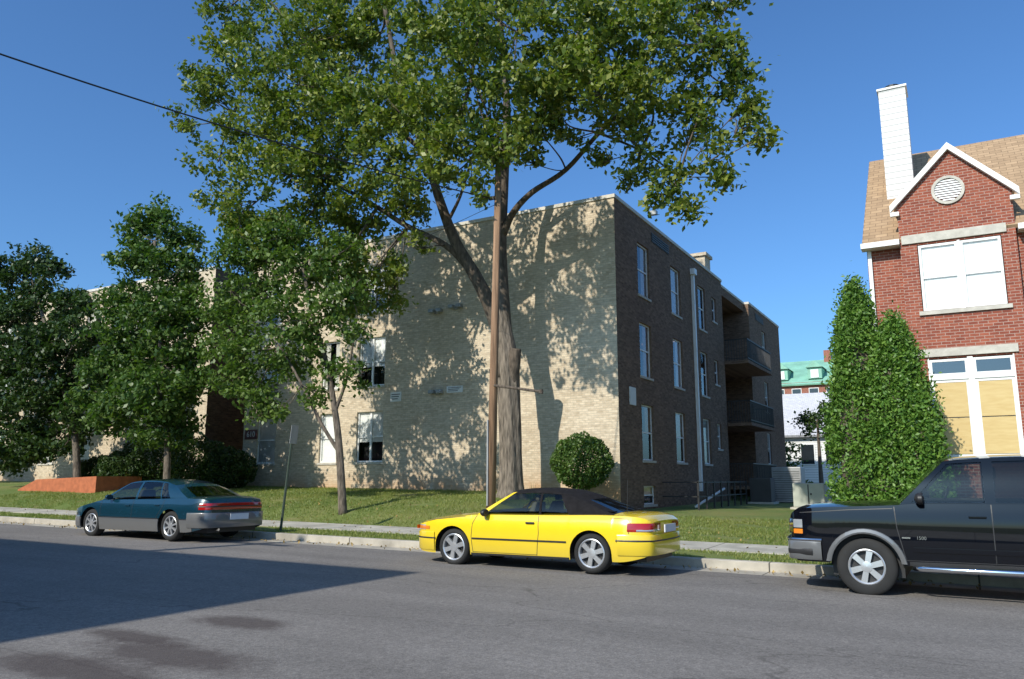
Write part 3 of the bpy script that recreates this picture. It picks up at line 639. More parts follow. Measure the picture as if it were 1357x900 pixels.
P=crown_pts(blobs,k=18,subr=(.14,.44),m=98)
P=P[~((P[:,1]>23.6)&(P[:,2]<11.3)&(P[:,0]<-9.3))]
leaves('crown',P,.178,M['leafA'],big,up=.6)
def street_tree(label,tpts,nn,rad,bl,leafm,k,lsz,m_,name='street_tree',branches=(),sub=(.2,.42)):
    base=at(*tpts[0],nn); base.z=gz(base.x,nn)-.1
    t=thing(name,label,'tree',base); m=MB(); T=[base]+[at(a,b_,nn) for a,b_ in tpts[1:]]
    limb(m,T,rad,rad*.35,12); st=T[2:]
    for br in branches:
        B=[at(a,b_,nn+o) for a,b_,o in br]; limb(m,B,rad*.45,rad*.15,8); st+=B[1:]
    blobs=[(at(a,b_,nn+o),r_) for a,b_,o,r_ in bl]; twigs(m,st,blobs,.025)
    m.build('trunk',M['bark2'],t,smooth=True)
    P=crown_pts(blobs,k=k,subr=sub,m=m_)
    P=P[~(P[:,1]>23.7)]
    leaves('crown',P,lsz,leafm,t,up=.6); return t
street_tree('slender leaning street tree with a leafy crown in front of the apartment windows',[(455,674),(450,600),(444,545),(432,480),(415,420),(400,350)],17.8,.14,
 [(315,340,0,1.0),(350,330,-.3,1.0),(305,395,0,1.0),(350,395,.3,1.2),(303,455,0,.95),(345,465,0,1.15),(340,520,0,.9),(308,505,-.3,.7),(400,360,0,1.1),(445,340,.3,.9),(395,425,-.3,1.0),(440,415,0,.85),(388,485,.2,.75),(462,385,0,.7),(445,495,0,.5),(480,498,.3,.4),(415,520,-.2,.5),(342,552,0,.35),(475,440,0,.45),(385,315,0,.9),(372,545,0,.35),(325,300,0,.9),(285,420,0,.45),(420,460,0,.6)],M['leafB2'],30,.16,68,
 branches=([(450,600,0),(425,560,-.2),(400,510,-.3),(370,460,-.2),(330,420,0)],[(444,545,0),(460,500,.2),(470,440,.2)],[(432,480,0),(400,440,.1),(350,390,.2),(320,350,.1)]))
street_tree('dense upright street tree with its trunk beside the dark teal car',[(222,640),(222,600),(221,560),(215,480),(208,400),(205,320)],19.0,.14,
 [(212,285,0,.7),(190,305,0,.85),(238,312,0,.75),(183,345,-.3,1.0),(225,360,.3,1.1),(255,340,0,.6),(170,395,0,1.1),(215,420,-.4,1.4),(250,400,.2,.8),(158,445,0,1.2),(205,475,.4,1.4),(248,460,0,1.0),(145,495,-.2,1.1),(185,525,-.3,1.2),(235,520,.3,1.1),(155,550,0,1.0),(222,562,0,1.0),(122,525,.2,.7),(265,425,.2,.6),(262,500,0,.6),(190,575,0,.6),(243,575,.3,.6),(170,500,.6,1.2),(215,520,-.6,1.2)],M['leafB'],38,.19,66)
street_tree('dark bushy tree at the left edge of the lawn, shading the brick wing',[(103,645),(101,600),(96,560),(80,500),(60,430),(45,380)],20.0,.17,
 [(45,345,0,.9),(15,365,0,1.1),(68,360,0,.7),(92,400,0,1.0),(50,405,.4,1.5),(-5,420,0,1.5),(104,445,-.3,1.1),(60,465,-.4,1.6),(10,480,.3,1.6),(90,510,.3,1.4),(40,530,-.3,1.5),(-20,540,0,1.5),(110,550,0,1.0),(70,575,.3,1.2),(20,580,-.3,1.2),(-60,470,0,1.8),(-70,390,0,1.6),(-90,550,0,1.5),(90,590,.2,.7),(45,605,.3,.8),(120,485,0,.7),(10,612,.3,.8),(115,410,0,.6)],M['leafC'],32,.21,60)
def cedar(label,px,pyt,n,rad,seed,ncl=520):
    top=at(px,pyt,n); zg=gz(top.x,n); t=thing('cedar_shrub',label,'shrub',(top.x,n,zg),'columnar cedars beside the townhouse')
    h=top.z-zg; MB().tube([(top.x,n,zg),(top.x,n,zg+h*.75)],[.09,.03],8).build('trunk',M['barkd'],t)
    out=[]
    for _ in range(ncl):
        u=rng.random()**.85; a=rng.uniform(0,6.283)
        pr=rad*min(1,.80+u*1.6)*max(0,1-u**2.6)**.65*(1+.10*math.sin(a*3+u*7+seed*2))
        r_=pr*rng.uniform(.72,1.08); sr=rng.uniform(.07,.13)
        c=np.array([top.x+r_*math.cos(a),n+r_*math.sin(a),zg+.1+u*(h-.15)])
        out.append(c+rng.normal(size=(56,3))*sr*np.array([.8,.8,1.5]))
    P=np.concatenate(out); P=P[P[:,2]>zg]
    leaves('crown',P,.10,M['leafD'],t,up=.0,asp=.5)
    rows=[[(top.x+math.cos(k/14*6.283)*r_,n+math.sin(k/14*6.283)*r_,zg+v*h) for k in range(14)] for v,r_ in ((.02,rad*.6),(.2,rad*.75),(.5,rad*.68),(.75,rad*.5),(.93,.03))]
    MB().grid(rows,True).build('dark_core',M['barkd'],t)  # solid dark core, added so the cedar is not see-through
cedar('taller left one of the two columnar cedars beside the townhouse',1129,378,20.6,.73,1,660)
cedar('shorter right one of the two columnar cedars, under the townhouse window',1182,425,20.2,.74,2,620)
cedar('low rounded cedar shrub touching the dark truck roofline below the boarded window',1210,520,19.9,.56,3,380)
def shrub(name,label,c,r,mat,N_=7000,lsz=.09,group=None,sq=(1,1,.9)):
    t=thing(name,label,'shrub',(c[0],c[1],gz(c[0],c[1])),group)
    d=rng.normal(size=(N_,3)); d/=np.linalg.norm(d,axis=1)[:,None]
    w_=1+.08*np.sin(d[:,0]*7+1)*np.cos(d[:,2]*6)+.06*np.sin(d[:,1]*13+d[:,0]*9)
    rr=r*w_*(1-.35*rng.random(N_)**2)
    P=np.array(c)+d*rr[:,None]*np.array(sq); zg=gz(c[0],c[1]); P=P[P[:,2]>zg]
    leaves('foliage',P,lsz,mat,t,up=.4)
    m=MB()
    for k in range(6):
        a=k*1.05; m.tube([(c[0],c[1],zg-.05),(c[0]+math.cos(a)*r*.5,c[1]+math.sin(a)*r*.5,c[2]+r*.2)],[.03,.012],6)
    m.build('stem',M['barkd'],t)
c=at(770,612,22.6); shrub('round_shrub','clipped round green shrub against the tan brick wall right of the big trunk',tuple(c),.92,M['leafB'],11000,.09)
for i,(px,py,n,r_,lb) in enumerate(((160,625,21.5,1.1,'dark shrub left of the entry behind the teal car'),(200,612,22.5,1.4,'tall dark shrub behind the street tree trunk by the left wing'),(262,615,22.5,1.4,'large dark shrub between the street tree and the house number plaque'),(300,622,22.5,1.1,'dark shrub directly below the house number plaque'),(130,628,22.5,1.0,'small dark shrub at the right end of the orange bed wall'))):
    c=at(px,py,n); shrub('dark_shrub',lb,tuple(c),r_,M['leafC'],9000,.11,'dark shrubs by the apartment entry',(1.2,.8,.75))
yp=at(706,650,21.6); yp.z=gz(yp.x,21.6); yk=thing('spiky_plant','low spiky leaved plant at the foot of the big trunk','plant',yp)
m=MB()
for k in range(60):
    a=random.uniform(0,6.28); l=random.uniform(.35,.75); el=random.uniform(.4,1.4)
    tip=yp+Vector((math.cos(a)*math.cos(el)*l,math.sin(a)*math.cos(el)*l,math.sin(el)*l)); e=Vector((-math.sin(a),math.cos(a),0))*.015
    m.add([yp-e,yp+e,tip],[(0,1,2)])
m.build('foliage',M['leafB'],yk)
def far_tree(label,px,py,n,r_,mat):
    c=at(px,py,n); t=thing('distant_tree',label,'tree',(c.x,n,gz(c.x,n))); MB().tube([(c.x,n,gz(c.x,n)),tuple(c)],[.15,.06],8).build('trunk',M['barkd'],t)
    bs=[(c+Vector((random.uniform(-1,1),random.uniform(-1,1),random.uniform(-.8,.8)))*r_,r_*.6) for _ in range(9)]
    leaves('crown',crown_pts(bs,k=12,subr=(.3,.5),m=50),.22,mat,t)
far_tree('dark small tree beside the white house, just left of the tall cedar',1083,556,50,.85,M['leafC'])
far_tree('green bushy tree at the right rear corner of the apartment house',1038,612,54,1.0,M['leafB'])
far_tree('low green tree in front of the white house',1062,652,48,.5,M['leafB'])
# ================= small fixtures
nq=19.6
a0=at(72,662,nq); pz=gz(a0.x,nq)
pw=thing('bed_wall','low sloped orange red garden bed wall on the lawn at far left','garden wall',(a0.x,nq,pz))
p0=at(22,664,nq).x; p1=at(125,664,nq).x
m=MB()
m.add([(p0,nq,pz-.3),(p1,nq,pz-.3),(p1,nq,pz+.62),(p0+1.3,nq,pz+.50),(p0,nq,pz+.08),(p0,nq+.25,pz-.3),(p1,nq+.25,pz-.3),(p1,nq+.25,pz+.62),(p0+1.3,nq+.25,pz+.50),(p0,nq+.25,pz+.08)],[(0,1,2,3,4),(9,8,7,6,5),(4,3,8,9),(3,2,7,8),(1,6,7,2),(0,4,9,5)])
m.box(p1-.25,p1,nq+.25,21.6,pz-.3,pz+.62)
m.build('wall',M['planter'],pw)
MB().quad((p0,nq+.25,pz+.05),(p0+1.3,nq+.25,pz+.46),(p1-.25,nq+.25,pz+.57),(p1-.25,21.6,pz+.57),(p0+1.3,21.6,pz+.46),(p0,21.6,pz+.05)).build('soil',M['ground'],pw)
def unit(name,label,cat,s,n,w_,d_,h_,mat,gr=True):
    z=gz(s,n); t=thing(name,label,cat,(s,n,z))
    MB().box(s-w_/2-.1,s+w_/2+.1,n-d_/2-.1,n+d_/2+.1,z-.1,z+.08).build('pad',M['stone'],t)
    MB().box(s-w_/2,s+w_/2,n-d_/2,n+d_/2,z+.08,z+h_).build('housing',mat,t,bevel=.03)
    m=MB()
    for k in range(int((h_-.3)/.10)): m.box(s-w_/2+.06,s+w_/2-.06,n-d_/2-.012,n-d_/2-.001,z+.18+k*.10,z+.20+k*.10)
    if gr: m.build('grille',M['vent'],t)
    else: MB().box(s-.02,s+.02,n-d_/2-.012,n-d_/2-.001,z+.12,z+h_-.05).box(s+.06,s+.12,n-d_/2-.03,n-d_/2-.001,z+h_*.55,z+h_*.62).build('door_seam',M['vent'],t)
    return t
unit('air_conditioner','grey air conditioning unit behind the side lawn at the apartment corner','air conditioner',-7.3,39,1.3,1.1,1.6,M['steel'])
unit('air_conditioner','dark grey condenser left of the tall grey unit beside the apartment side wall','air conditioner',-7.9,36.2,.9,.9,1.1,M['vent'])
unit('transformer_box','pale green transformer box on the lawn left of the tall cedar','utility box',-5.15,31.5,1.1,.9,.95,M['box'],False)
rl=thing('stair_railing','black metal railing around the basement steps beside the shaded side wall','railing',(S0+1.3,31,.4))
m=MB()
for zz in (.45,.95): m.box(S0+1.28,S0+1.32,28,35,.4+zz,.44+zz)
for k in range(8): m.box(S0+1.27,S0+1.33,28+k,28.05+k,.2,1.42)
m.box(S0,S0+1.28,28,28.04,.85,.89).box(S0,S0+1.28,28,28.04,1.35,1.39); m.build('rail',M['black'],rl)
MB().tube([(S0+.9,29,.5),(S0+.9,33,1.1)],.05,8).build('pipe',M['white'],rl)

# ================= CARS
def mk(pts):
    xs=[p[0] for p in pts]; ys=[p[1] for p in pts]; n=len(xs)
    d=[(ys[i+1]-ys[i])/(xs[i+1]-xs[i]) for i in range(n-1)]
    mm=[d[0]]+[0 if d[i-1]*d[i]<=0 else 2*d[i-1]*d[i]/(d[i-1]+d[i]) for i in range(1,n-1)]+[d[-1]]
    def f(x):
        if x<=xs[0]: return ys[0]
        if x>=xs[-1]: return ys[-1]
        i=max(k for k in range(n-1) if xs[k]<=x); h=xs[i+1]-xs[i]; t=(x-xs[i])/h
        return (2*t**3-3*t*t+1)*ys[i]+(t**3-2*t*t+t)*h*mm[i]+(-2*t**3+3*t*t)*ys[i+1]+(t**3-t*t)*h*mm[i+1]
    return f
class Car:
    def __init__(s,name,label,loc,L,hw,zt,zc,sill,wheels,wr,ar,side,rf=.55,rr=.4,ef=.66,er=.74,cat='car',paintm=None,group='cars parked along the kerb'):
        s.L=L; s.hw=hw; s.zt=mk(zt); s.zc=mk(zc); s.sill=mk(sill); s.wheels=wheels; s.wr=wr; s.ar=ar; s.sd=mk(side)
        s.rf,s.rr,s.ef,s.er=rf,rr,ef,er; s.paint=paintm
        s.root=thing(name,label,cat,loc,group)
        xs=set(L*i/64 for i in range(65))
        for r_ in (.002,.01,.03,.06,.1,.15,.21,.28,.36): xs.add(r_); xs.add(L-r_)
        for xc in wheels:
            for k in range(19): xs.add(xc+ar*math.cos(math.pi*k/18))
            xs.add(xc+ar+.0015); xs.add(xc-ar-.0015)
        s.xs=sorted(x for x in xs if 0<=x<=L); s.shell()
    def W(s,x):
        k=1
        if x<s.rf: k=s.ef+(1-s.ef)*math.sqrt(max(0,1-((s.rf-x)/s.rf)**2))
        if x>s.L-s.rr: k=min(k,s.er+(1-s.er)*math.sqrt(max(0,1-((x-s.L+s.rr)/s.rr)**2)))
        return s.hw*k
    def zb(s,x):
        z=s.sill(x)
        for xc in s.wheels:
            dx=abs(x-xc)
            if dx<=s.ar+1e-6: z=max(z,s.wr+math.sqrt(max(0,s.ar**2-dx*dx)))
        return z
    def P(s,x,z,off=0,sd=-1): return (x-s.L/2, sd*(s.W(x)*s.sd(z)+off), z)
    def shell(s):
        rows=[]; NS=12; NTT=9
        for x in s.xs:
            zb,zt,zc=s.zb(x),s.zt(x),s.zc(x); half=[]
            for k in range(NS+1):
                z=lerp(zb,zt,k/NS); half.append((s.W(x)*s.sd(z),z))
            y0=half[-1][0]
            for k in range(1,NTT+1):
                t=(k/NTT)**1.4; half.append((y0*(1-t), zt+(zc-zt)*(1-(1-t)**3)))
            rows.append([(x-s.L/2,-y,z) for y,z in half]+[(x-s.L/2,y,z) for y,z in half[-2::-1]])
        m=MB().grid(rows); n=len(rows[0]); m.f.append(tuple(range(n))); o=(len(rows)-1)*n; m.f.append(tuple(o+k for k in range(n-1,-1,-1)))
        s.body=m.build('body',s.paint,s.root,True,'auto')
        m=MB(); hw=s.hw-.24
        m.box(.12-s.L/2,s.L-.12-s.L/2,-hw,hw,s.sill(s.L/2),.5)
        for xc in s.wheels:
            m.box(xc-s.ar-s.L/2,xc+s.ar-s.L/2,-hw-.002,hw+.002,.24,s.wr+s.ar+.02)
            for sd in (-1,1):
                m.grid([[(xc+(s.ar+.0)*math.cos(math.pi*k/16)-s.L/2,sd*y,s.wr+(s.ar)*math.sin(math.pi*k/16)) for k in range(17)] for y in (s.hw*.94-.01,hw)])
        m.build('underbody',M['plastic'],s.root,True)
    def cockpit(s,x0,x1,seats,mat,htop,wx):
        m=MB(); ks=10
        m.grid([[(x-s.L/2,y,max(s.zc(x),s.zt(x))+.012) for y in (-s.hw*.80,-s.hw*.4,0,s.hw*.4,s.hw*.80)] for x in [lerp(x0,x1,k/ks) for k in range(ks+1)]])
        m.build('interior_trim',M['plastic'],s.root,True)
        zb=s.zc((x0+x1)/2)
        for x in seats:
            for y in (-.36,.36):
                st=MB().add([(x-.05-s.L/2,y-.23,zb-.05),(x+.08-s.L/2,y-.23,zb-.05),(x+.08-s.L/2,y+.23,zb-.05),(x-.05-s.L/2,y+.23,zb-.05),(x+.03-s.L/2,y-.17,zb+htop*.55),(x+.12-s.L/2,y-.17,zb+htop*.55),(x+.12-s.L/2,y+.17,zb+htop*.55),(x+.03-s.L/2,y+.17,zb+htop*.55)],[(0,3,2,1),(4,5,6,7),(0,1,5,4),(1,2,6,5),(2,3,7,6),(3,0,4,7)])
                o=st.build('seat',mat,s.root,True,bevel=.03)
                MB().box(x+.05-s.L/2,x+.13-s.L/2,y-.11,y+.11,zb+htop*.58,zb+htop*.92).build('head_rest',mat,o,True,bevel=.03)
        c=Vector((wx-s.L/2,.36,zb+.03)); 
        MB().tube([c+Vector((.07*math.sin(a)*.6,.18*math.cos(a),.18*math.sin(a)*.8)) for a in [2*math.pi*k/20 for k in range(21)]],.014,6,cap=False).build('steering_wheel',M['plastic'],s.root,True,True)
    def band(s,x0,x1,zlo,zhi,off,mat,name,par=None,sides=(-1,1)):
        xs=[x0]+[x for x in s.xs if x0<x<x1]+[x1]; par=par or s.root
        for sd in sides:
            segs=[]; seg=[]
            for x in xs:
                a=max(zlo,s.zb(x)); b_=zhi
                if b_-a<.012:
                    if len(seg)>1: segs.append(seg)
                    seg=[]; continue
                e=min(.008,(b_-a)*.2)
                seg.append([s.P(x,a,-.01,sd),s.P(x,a+e*.2,off,sd)]+[s.P(x,lerp(a+e,b_-e,k/4),off,sd) for k in range(5)]+[s.P(x,b_-e*.2,off,sd),s.P(x,b_,-.01,sd)])
            if len(seg)>1: segs.append(seg)
            for sg_ in segs: MB().grid(sg_).build(name,mat,par,True,'auto')
    def line(s,pts,w,mat,name,par=None,off=.0022,sides=(-1,1)):
        for sd in sides:
            m=MB()
            for (x0,z0),(x1,z1) in zip(pts,pts[1:]):
                k=max(1,int(math.hypot(x1-x0,z1-z0)/.05)); dx,dz=x1-x0,z1-z0; l=math.hypot(dx,dz); nx,nz=-dz/l*w/2,dx/l*w/2
                m.grid([[s.P(lerp(x0,x1,i/k)+nx,lerp(z0,z1,i/k)+nz,off,sd),s.P(lerp(x0,x1,i/k)-nx,lerp(z0,z1,i/k)-nz,off,sd)] for i in range(k+1)])
            m.build(name,mat,par or s.root,True)
    def wrap(s,end,depth,yin,zlo,zhi,off,mat,name,full=False,par=None,bul=0):
        xs=[depth*(1-(k/14)**.6) for k in range(15)]
        zm=(zlo+zhi)/2
        for sd in ((-1,1) if not full else (0,)):
            def outl(z,o):
                pts=[]
                for q in xs:
                    x=q if end==0 else s.L-q
                    xx=(x-o*(1-q/depth)**1.5) if end==0 else (x+o*(1-q/depth)**1.5)
                    pts.append((xx,s.W(x)*s.sd(z)+o*(q/depth if q/depth>.5 else .5)))
                ye=pts[-1][1]; xe=pts[-1][0]
                for k in range(1,7): 
                    y=lerp(ye,yin,k/6); pts.append((xe+(-bul if end==0 else bul)*(1-(y/ye)**2),y))
                return pts
            rows=[]
            for z,o in ((zlo,-.012),(zlo+.004,off*.7),(zlo+.02,off),(zm,off*1.05),(zhi-.02,off),(zhi-.004,off*.7),(zhi,-.012)):
                p=outl(z,o)
                if full: row=[(x-s.L/2,-y,z) for x,y in p]+[(x-s.L/2,y,z) for x,y in p[-2::-1]]
                else: row=[(x-s.L/2,sd*y,z) for x,y in p]
                rows.append(row)
            MB().grid(rows).build(name,mat,par or s.root,True,'auto')
    def cabin(s,cols,zr,wr_,crown,bow,mats,inset=.035,rt=.93,rb=.07):
        xb0,xbN=cols[0][0],cols[-1][0]; xt0,xtN=cols[0][1],cols[-1][1]
        GL=mats.get('glass',M['cglass'])
        def sp(xb,xt,v,sd):
            zb=s.zt(xb)-.02; zt=zr(xt); z=lerp(zb,zt,v)
            wb=s.W(xb)*s.sd(s.zt(xb))-inset
            y=lerp(wb,wr_,v)+.035*math.sin(math.pi*v)
            return [lerp(xb,xt,v)-s.L/2,sd*y,z]
        vs=[0,rb]+[lerp(rb,rt,k/8) for k in range(1,9)]+[lerp(rt,1,.5),1]
        gi=[i for i,v in enumerate(vs) if rb-1e-6<=v<=rt+1e-6]
        frame={}
        def add(mt,rows): frame.setdefault(mt,MB()).grid(rows)
        for sd in (-1,1):
            for c0,c1 in zip(cols,cols[1:]):
                K=5; G=[[sp(lerp(c0[0],c1[0],k/K),lerp(c0[1],c1[1],k/K),v,sd) for k in range(K+1)] for v in vs]
                if c0[2]=='glass':
                    add(mats['frame'],G[:gi[0]+1]); add(mats['frame'],G[gi[-1]:])
                    gg=MB().grid([G[i] for i in gi]); gg.v=[(x,y-sd*.008,z) for x,y,z in gg.v]
                    gg.build('side_window',(c0[3] if len(c0)>3 else GL),s.root,True,True)
                else: add(c0[3] if len(c0)>3 else mats['frame'],G)
        for (xb,xt,sg) in ((xb0,xt0,-1),(xbN,xtN,1)):
            ys=[-1,-.93]+[-.93+1.86*k/10 for k in range(1,10)]+[.93,1]; rows=[]
            for v in vs:
                p=sp(xb,xt,v,1); rows.append([(p[0]+sg*bow*(1-q*q)*(1-.35*v),p[1]*q,p[2]+crown*v*(1-q*q)) for q in ys])
            nm='windshield' if sg<0 else 'rear_window'; fm=mats['pillar'] if sg<0 else mats['rear']
            if sg>0: jl,jr=2,len(ys)-3
            else: jl,jr=1,len(ys)-2
            ii=list(gi)
            if sg>0: ii=ii[1:-1]
            MB().grid([rows[i][jl:jr+1] for i in ii]).build(nm,M['tint'] if sg>0 else M['cglass'],s.root,True,True)
            add(fm,[r_[:jl+1] for r_ in rows]); add(fm,[r_[jr:] for r_ in rows]); add(fm,[r_[jl:jr+1] for r_ in rows[:ii[0]+1]]); add(fm,[r_[jl:jr+1] for r_ in rows[ii[-1]:]])
        rows=[]
        for k in range(17):
            t=k/16; ax=lerp(xt0,xtN,t); row=[]
            for j in range(13):
                q=-1+j/6; row.append((ax+(-bow*.65*(1-t)+bow*.65*t)*(1-q*q)-s.L/2,wr_*q,zr(ax)+crown*(1-abs(q)**2.0)))
            rows.append(row)
        add(mats['roof'],rows)
        for mt,mb in frame.items(): mb.build('roof' if mt is mats['roof'] else 'pillar',mt,s.root,True,'auto')
    def wheel(s,xc,sd,spokes,rimr,mat,wide=.21,inset=.02):
        y0=s.hw*.97-inset; R=s.wr; n=40
        prof=[(rimr-.005,-.03),(rimr,-.004),(rimr+.02,.008),(R-.04,.006),(R-.012,-.012),(R,-.035),(R,-wide+.03),(R-.02,-wide),(rimr,-wide)]
        def lathe(prof,m): m.grid([[(xc+r_*math.cos(2*math.pi*k/n)-s.L/2,sd*(y0+d),R+r_*math.sin(2*math.pi*k/n)) for k in range(n)] for r_,d in prof],True); return m
        t=lathe(prof,MB()).build('wheel',M['rubber'],s.root,True,True)
        m=lathe([(rimr,-.006),(rimr-.012,.0),(rimr-.028,-.012),(rimr-.03,-.06),(rimr-.035,-.12)],MB())
        lathe([(.075,-.02),(.07,-.006),(.04,-.002),(.0001,0)],m)
        for k in range(spokes):
            a=2*math.pi*k/spokes+.3; ca,sa_=math.cos(a),math.sin(a)
            def q(r_,w_,d): return (xc+ca*r_-sa_*w_-s.L/2,sd*(y0+d),R+sa_*r_+ca*w_)
            w0,w1=(.034 if spokes<=6 else .018),(.040 if spokes<=6 else .022)
            r1=rimr-.02
            m.add([q(.05,-w0,-.01),q(.05,w0,-.01),q(r1,w1,-.014),q(r1,-w1,-.014),q(.05,-w0,-.05),q(.05,w0,-.05),q(r1,w1,-.06),q(r1,-w1,-.06)],[(0,1,2,3),(0,4,5,1),(1,5,6,2),(3,2,6,7),(0,3,7,4)])
        m.build('rim',mat,t,True,'auto')
        lathe([(rimr-.03,-.075),(.0001,-.075)],MB()).build('brake_disc',M['plastic'],t,True)
    def mirror(s,x,z,mat,k_=1):
        for sd in (-1,1):
            p=s.P(x,z,0,sd); y=p[1]
            m=MB(); rows=[]
            for k,(dx,sc) in enumerate(((-.06,.25),(-.045,.7),(-.015,1),(.03,1),(.04,.9))):
                rows.append([(p[0]+dx,y+sd*(.10+.095*k_*sc*math.cos(a)),z+.02+.062*k_*sc*math.sin(a)) for a in [2*math.pi*j/14 for j in range(14)]])
            m.grid(rows,True); m.f.append(tuple(range(len(m.v)-14,len(m.v)))); m.box(p[0]-.02,p[0]+.02,min(y-sd*.05,y+sd*.05),max(y-sd*.05,y+sd*.05),z-.03,z)
            m.build('side_mirror',mat,s.root,True,'auto')
    def handle(s,x,z,mat,w_=.16):
        for sd in (-1,1):
            p=s.P(x,z,.0,sd); y=p[1]
            MB().box(p[0]-w_/2,p[0]+w_/2,min(y,y+sd*.028),max(y,y+sd*.028),z-.014,z+.016).build('door_handle',mat,s.root,True,bevel=.008)
def addpos(s,n): return (s,n,g(s))
# ---- yellow convertible
L=4.44; hw=.86
sideS=[(.15,.955),(.32,.985),(.5,1.0),(.68,.995),(.8,.965),(.92,.90),(1.1,.85)]
y=Car('parked_convertible','bright yellow two door convertible with its black soft top up, parked at the kerb',addpos(-8.77+L/2,11.85+hw),L,hw,
 [(0,.62),(.06,.67),(.32,.745),(.92,.82),(1.37,.865),(2.1,.875),(2.9,.885),(3.7,.90),(4.15,.89),(4.34,.86),(4.44,.80)],
 [(0,.66),(.06,.73),(.32,.80),(.92,.88),(1.42,.92),(2.1,.92),(3.8,.95),(4.2,.94),(4.36,.90),(4.44,.82)],
 [(0,.30),(.1,.22),(.5,.20),(3.9,.20),(4.34,.28),(4.44,.36)],[.87,3.475],.31,.36,sideS,rf=.58,rr=.48,ef=.62,er=.70,paintm=M['yellow'])
zr=mk([(1.8,1.225),(2.15,1.27),(2.45,1.28),(2.8,1.255),(3.1,1.18)])
y.cabin([(1.28,1.92,'pillar',M['yellow']),(1.42,1.99,'glass'),(2.52,2.47,'pillar'),(2.56,2.51,'glass'),(3.08,2.82,'soft'),(3.92,3.10,'end')],zr,.54,.045,.16,{'frame':M['softtop'],'pillar':M['yellow'],'rear':M['softtop'],'roof':M['softtop']},rt=.90)
y.cockpit(1.35,3.8,(2.25,3.0),M['trimt'],.30,1.80)
y.wrap(0,.50,0,.24,.56,.02,M['yellow'],'front_bumper',True,bul=.05); y.wrap(1,.50,0,.30,.62,.025,M['yellow'],'rear_bumper',True,bul=.04)
y.wrap(0,.52,0,.435,.470,.028,M['plastic'],'bumper_strip',True,bul=.05); y.wrap(1,.52,0,.505,.545,.033,M['plastic'],'bumper_strip',True,bul=.04)
y.band(1.28,3.06,.46,.487,.012,M['plastic'],'side_moulding'); y.band(1.25,3.1,.18,.235,.008,M['plastic'],'sill_skirt')
y.wrap(0,.28,.42,.585,.675,.006,M['clear'],'headlight'); y.wrap(0,.38,.68,.595,.66,.010,M['amber'],'turn_signal')
y.wrap(1,.34,.30,.66,.795,.012,M['redlight'],'tail_light'); y.wrap(1,.2,.32,.665,.70,.018,M['clear'],'reversing_light')
y.wrap(0,.02,0,.585,.65,.012,M['plastic'],'grille',True,bul=.05)
y.line([(1.35,.86),(1.28,.72),(1.26,.5),(1.29,.24)],.010,M['plastic'],'door_seam'); y.line([(2.54,.87),(2.56,.6),(2.52,.24)],.010,M['plastic'],'door_seam'); y.line([(1.29,.25),(2.52,.25)],.008,M['plastic'],'door_seam')
y.line([(1.12,.835),(.52,.775),(.14,.70)],.008,M['plastic'],'hood_seam')
y.line([(3.8,.865),(4.1,.855),(4.14,.80),(4.12,.63)],.008,M['plastic'],'trunk_seam')
y.handle(2.40,.755,M['plastic']); y.mirror(1.54,.885,M['plastic'])
for xc in y.wheels:
    for sd in (-1,1): y.wheel(xc,sd,6,.228,M['alloy'])
MB().box(L/2+.055,L/2+.075,-.26,.26,.64,.76).build('licence_plate',M['plate'],y.root,True)
MB().tube([(1.8,-.62,.93),(1.82,-.62,1.45)],.004,5).build('antenna',M['plastic'],y.root,True)
# ---- teal sedan
L=4.92; hw=.925
sideT=[(.15,.95),(.32,.985),(.5,1.0),(.68,.99),(.8,.96),(.95,.90),(1.1,.85)]
t=Car('parked_sedan','dark teal four door sedan with silver grey lower panels, parked at far left',addpos(-19.42+L/2,12.05+hw),L,hw,
 [(0,.54),(.1,.60),(.5,.70),(.95,.80),(1.3,.86),(2.1,.88),(3.1,.90),(4.05,.93),(4.6,.93),(4.82,.90),(4.92,.82)],
 [(0,.57),(.1,.65),(.5,.76),(.95,.87),(1.3,.92),(2.1,.92),(4.15,.985),(4.68,.98),(4.84,.94),(4.92,.84)],
 [(0,.28),(.1,.2),(.5,.19),(4.3,.20),(4.78,.28),(4.92,.36)],[.93,3.80],.325,.375,sideT,rf=.75,rr=.5,ef=.58,er=.74,paintm=M['teal'])
zr=mk([(1.8,1.245),(2.2,1.305),(2.7,1.325),(3.2,1.30),(3.55,1.22)])
t.cabin([(1.14,1.94,'pillar'),(1.34,2.02,'glass'),(2.44,2.42,'pillar'),(2.52,2.50,'glass'),(3.34,3.14,'pillar'),(3.39,3.18,'glass'),(3.68,3.30,'pillar'),(4.30,3.58,'end')],zr,.60,.045,.2,{'frame':M['teal'],'pillar':M['teal'],'rear':M['teal'],'roof':M['teal']})
t.cockpit(1.3,4.1,(2.2,3.1),M['trim'],.32,1.75)
t.band(.5,4.55,.17,.47,.008,M['grey'],'lower_cladding'); t.band(.5,4.6,.475,.49,.012,M['plastic'],'side_moulding')
t.wrap(0,.55,0,.24,.50,.02,M['grey'],'front_bumper',True,bul=.08); t.wrap(1,.5,0,.30,.63,.03,M['grey'],'rear_bumper',True,bul=.05)
t.wrap(1,.22,0,.69,.835,.012,M['redlight'],'tail_light',True,bul=.05); t.wrap(1,.24,0,.755,.77,.018,M['plastic'],'tail_light_strip',True,bul=.05)
t.wrap(0,.35,.35,.50,.585,.01,M['clear'],'headlight'); t.wrap(0,.05,0,.51,.56,.012,M['plastic'],'grille',True,bul=.08)
t.line([(1.30,.84),(1.32,.5),(1.37,.24)],.01,M['plastic'],'door_seam'); t.line([(2.48,.88),(2.48,.24)],.01,M['plastic'],'door_seam'); t.line([(3.54,.9),(3.52,.72),(3.36,.5),(3.30,.24)],.01,M['plastic'],'door_seam')
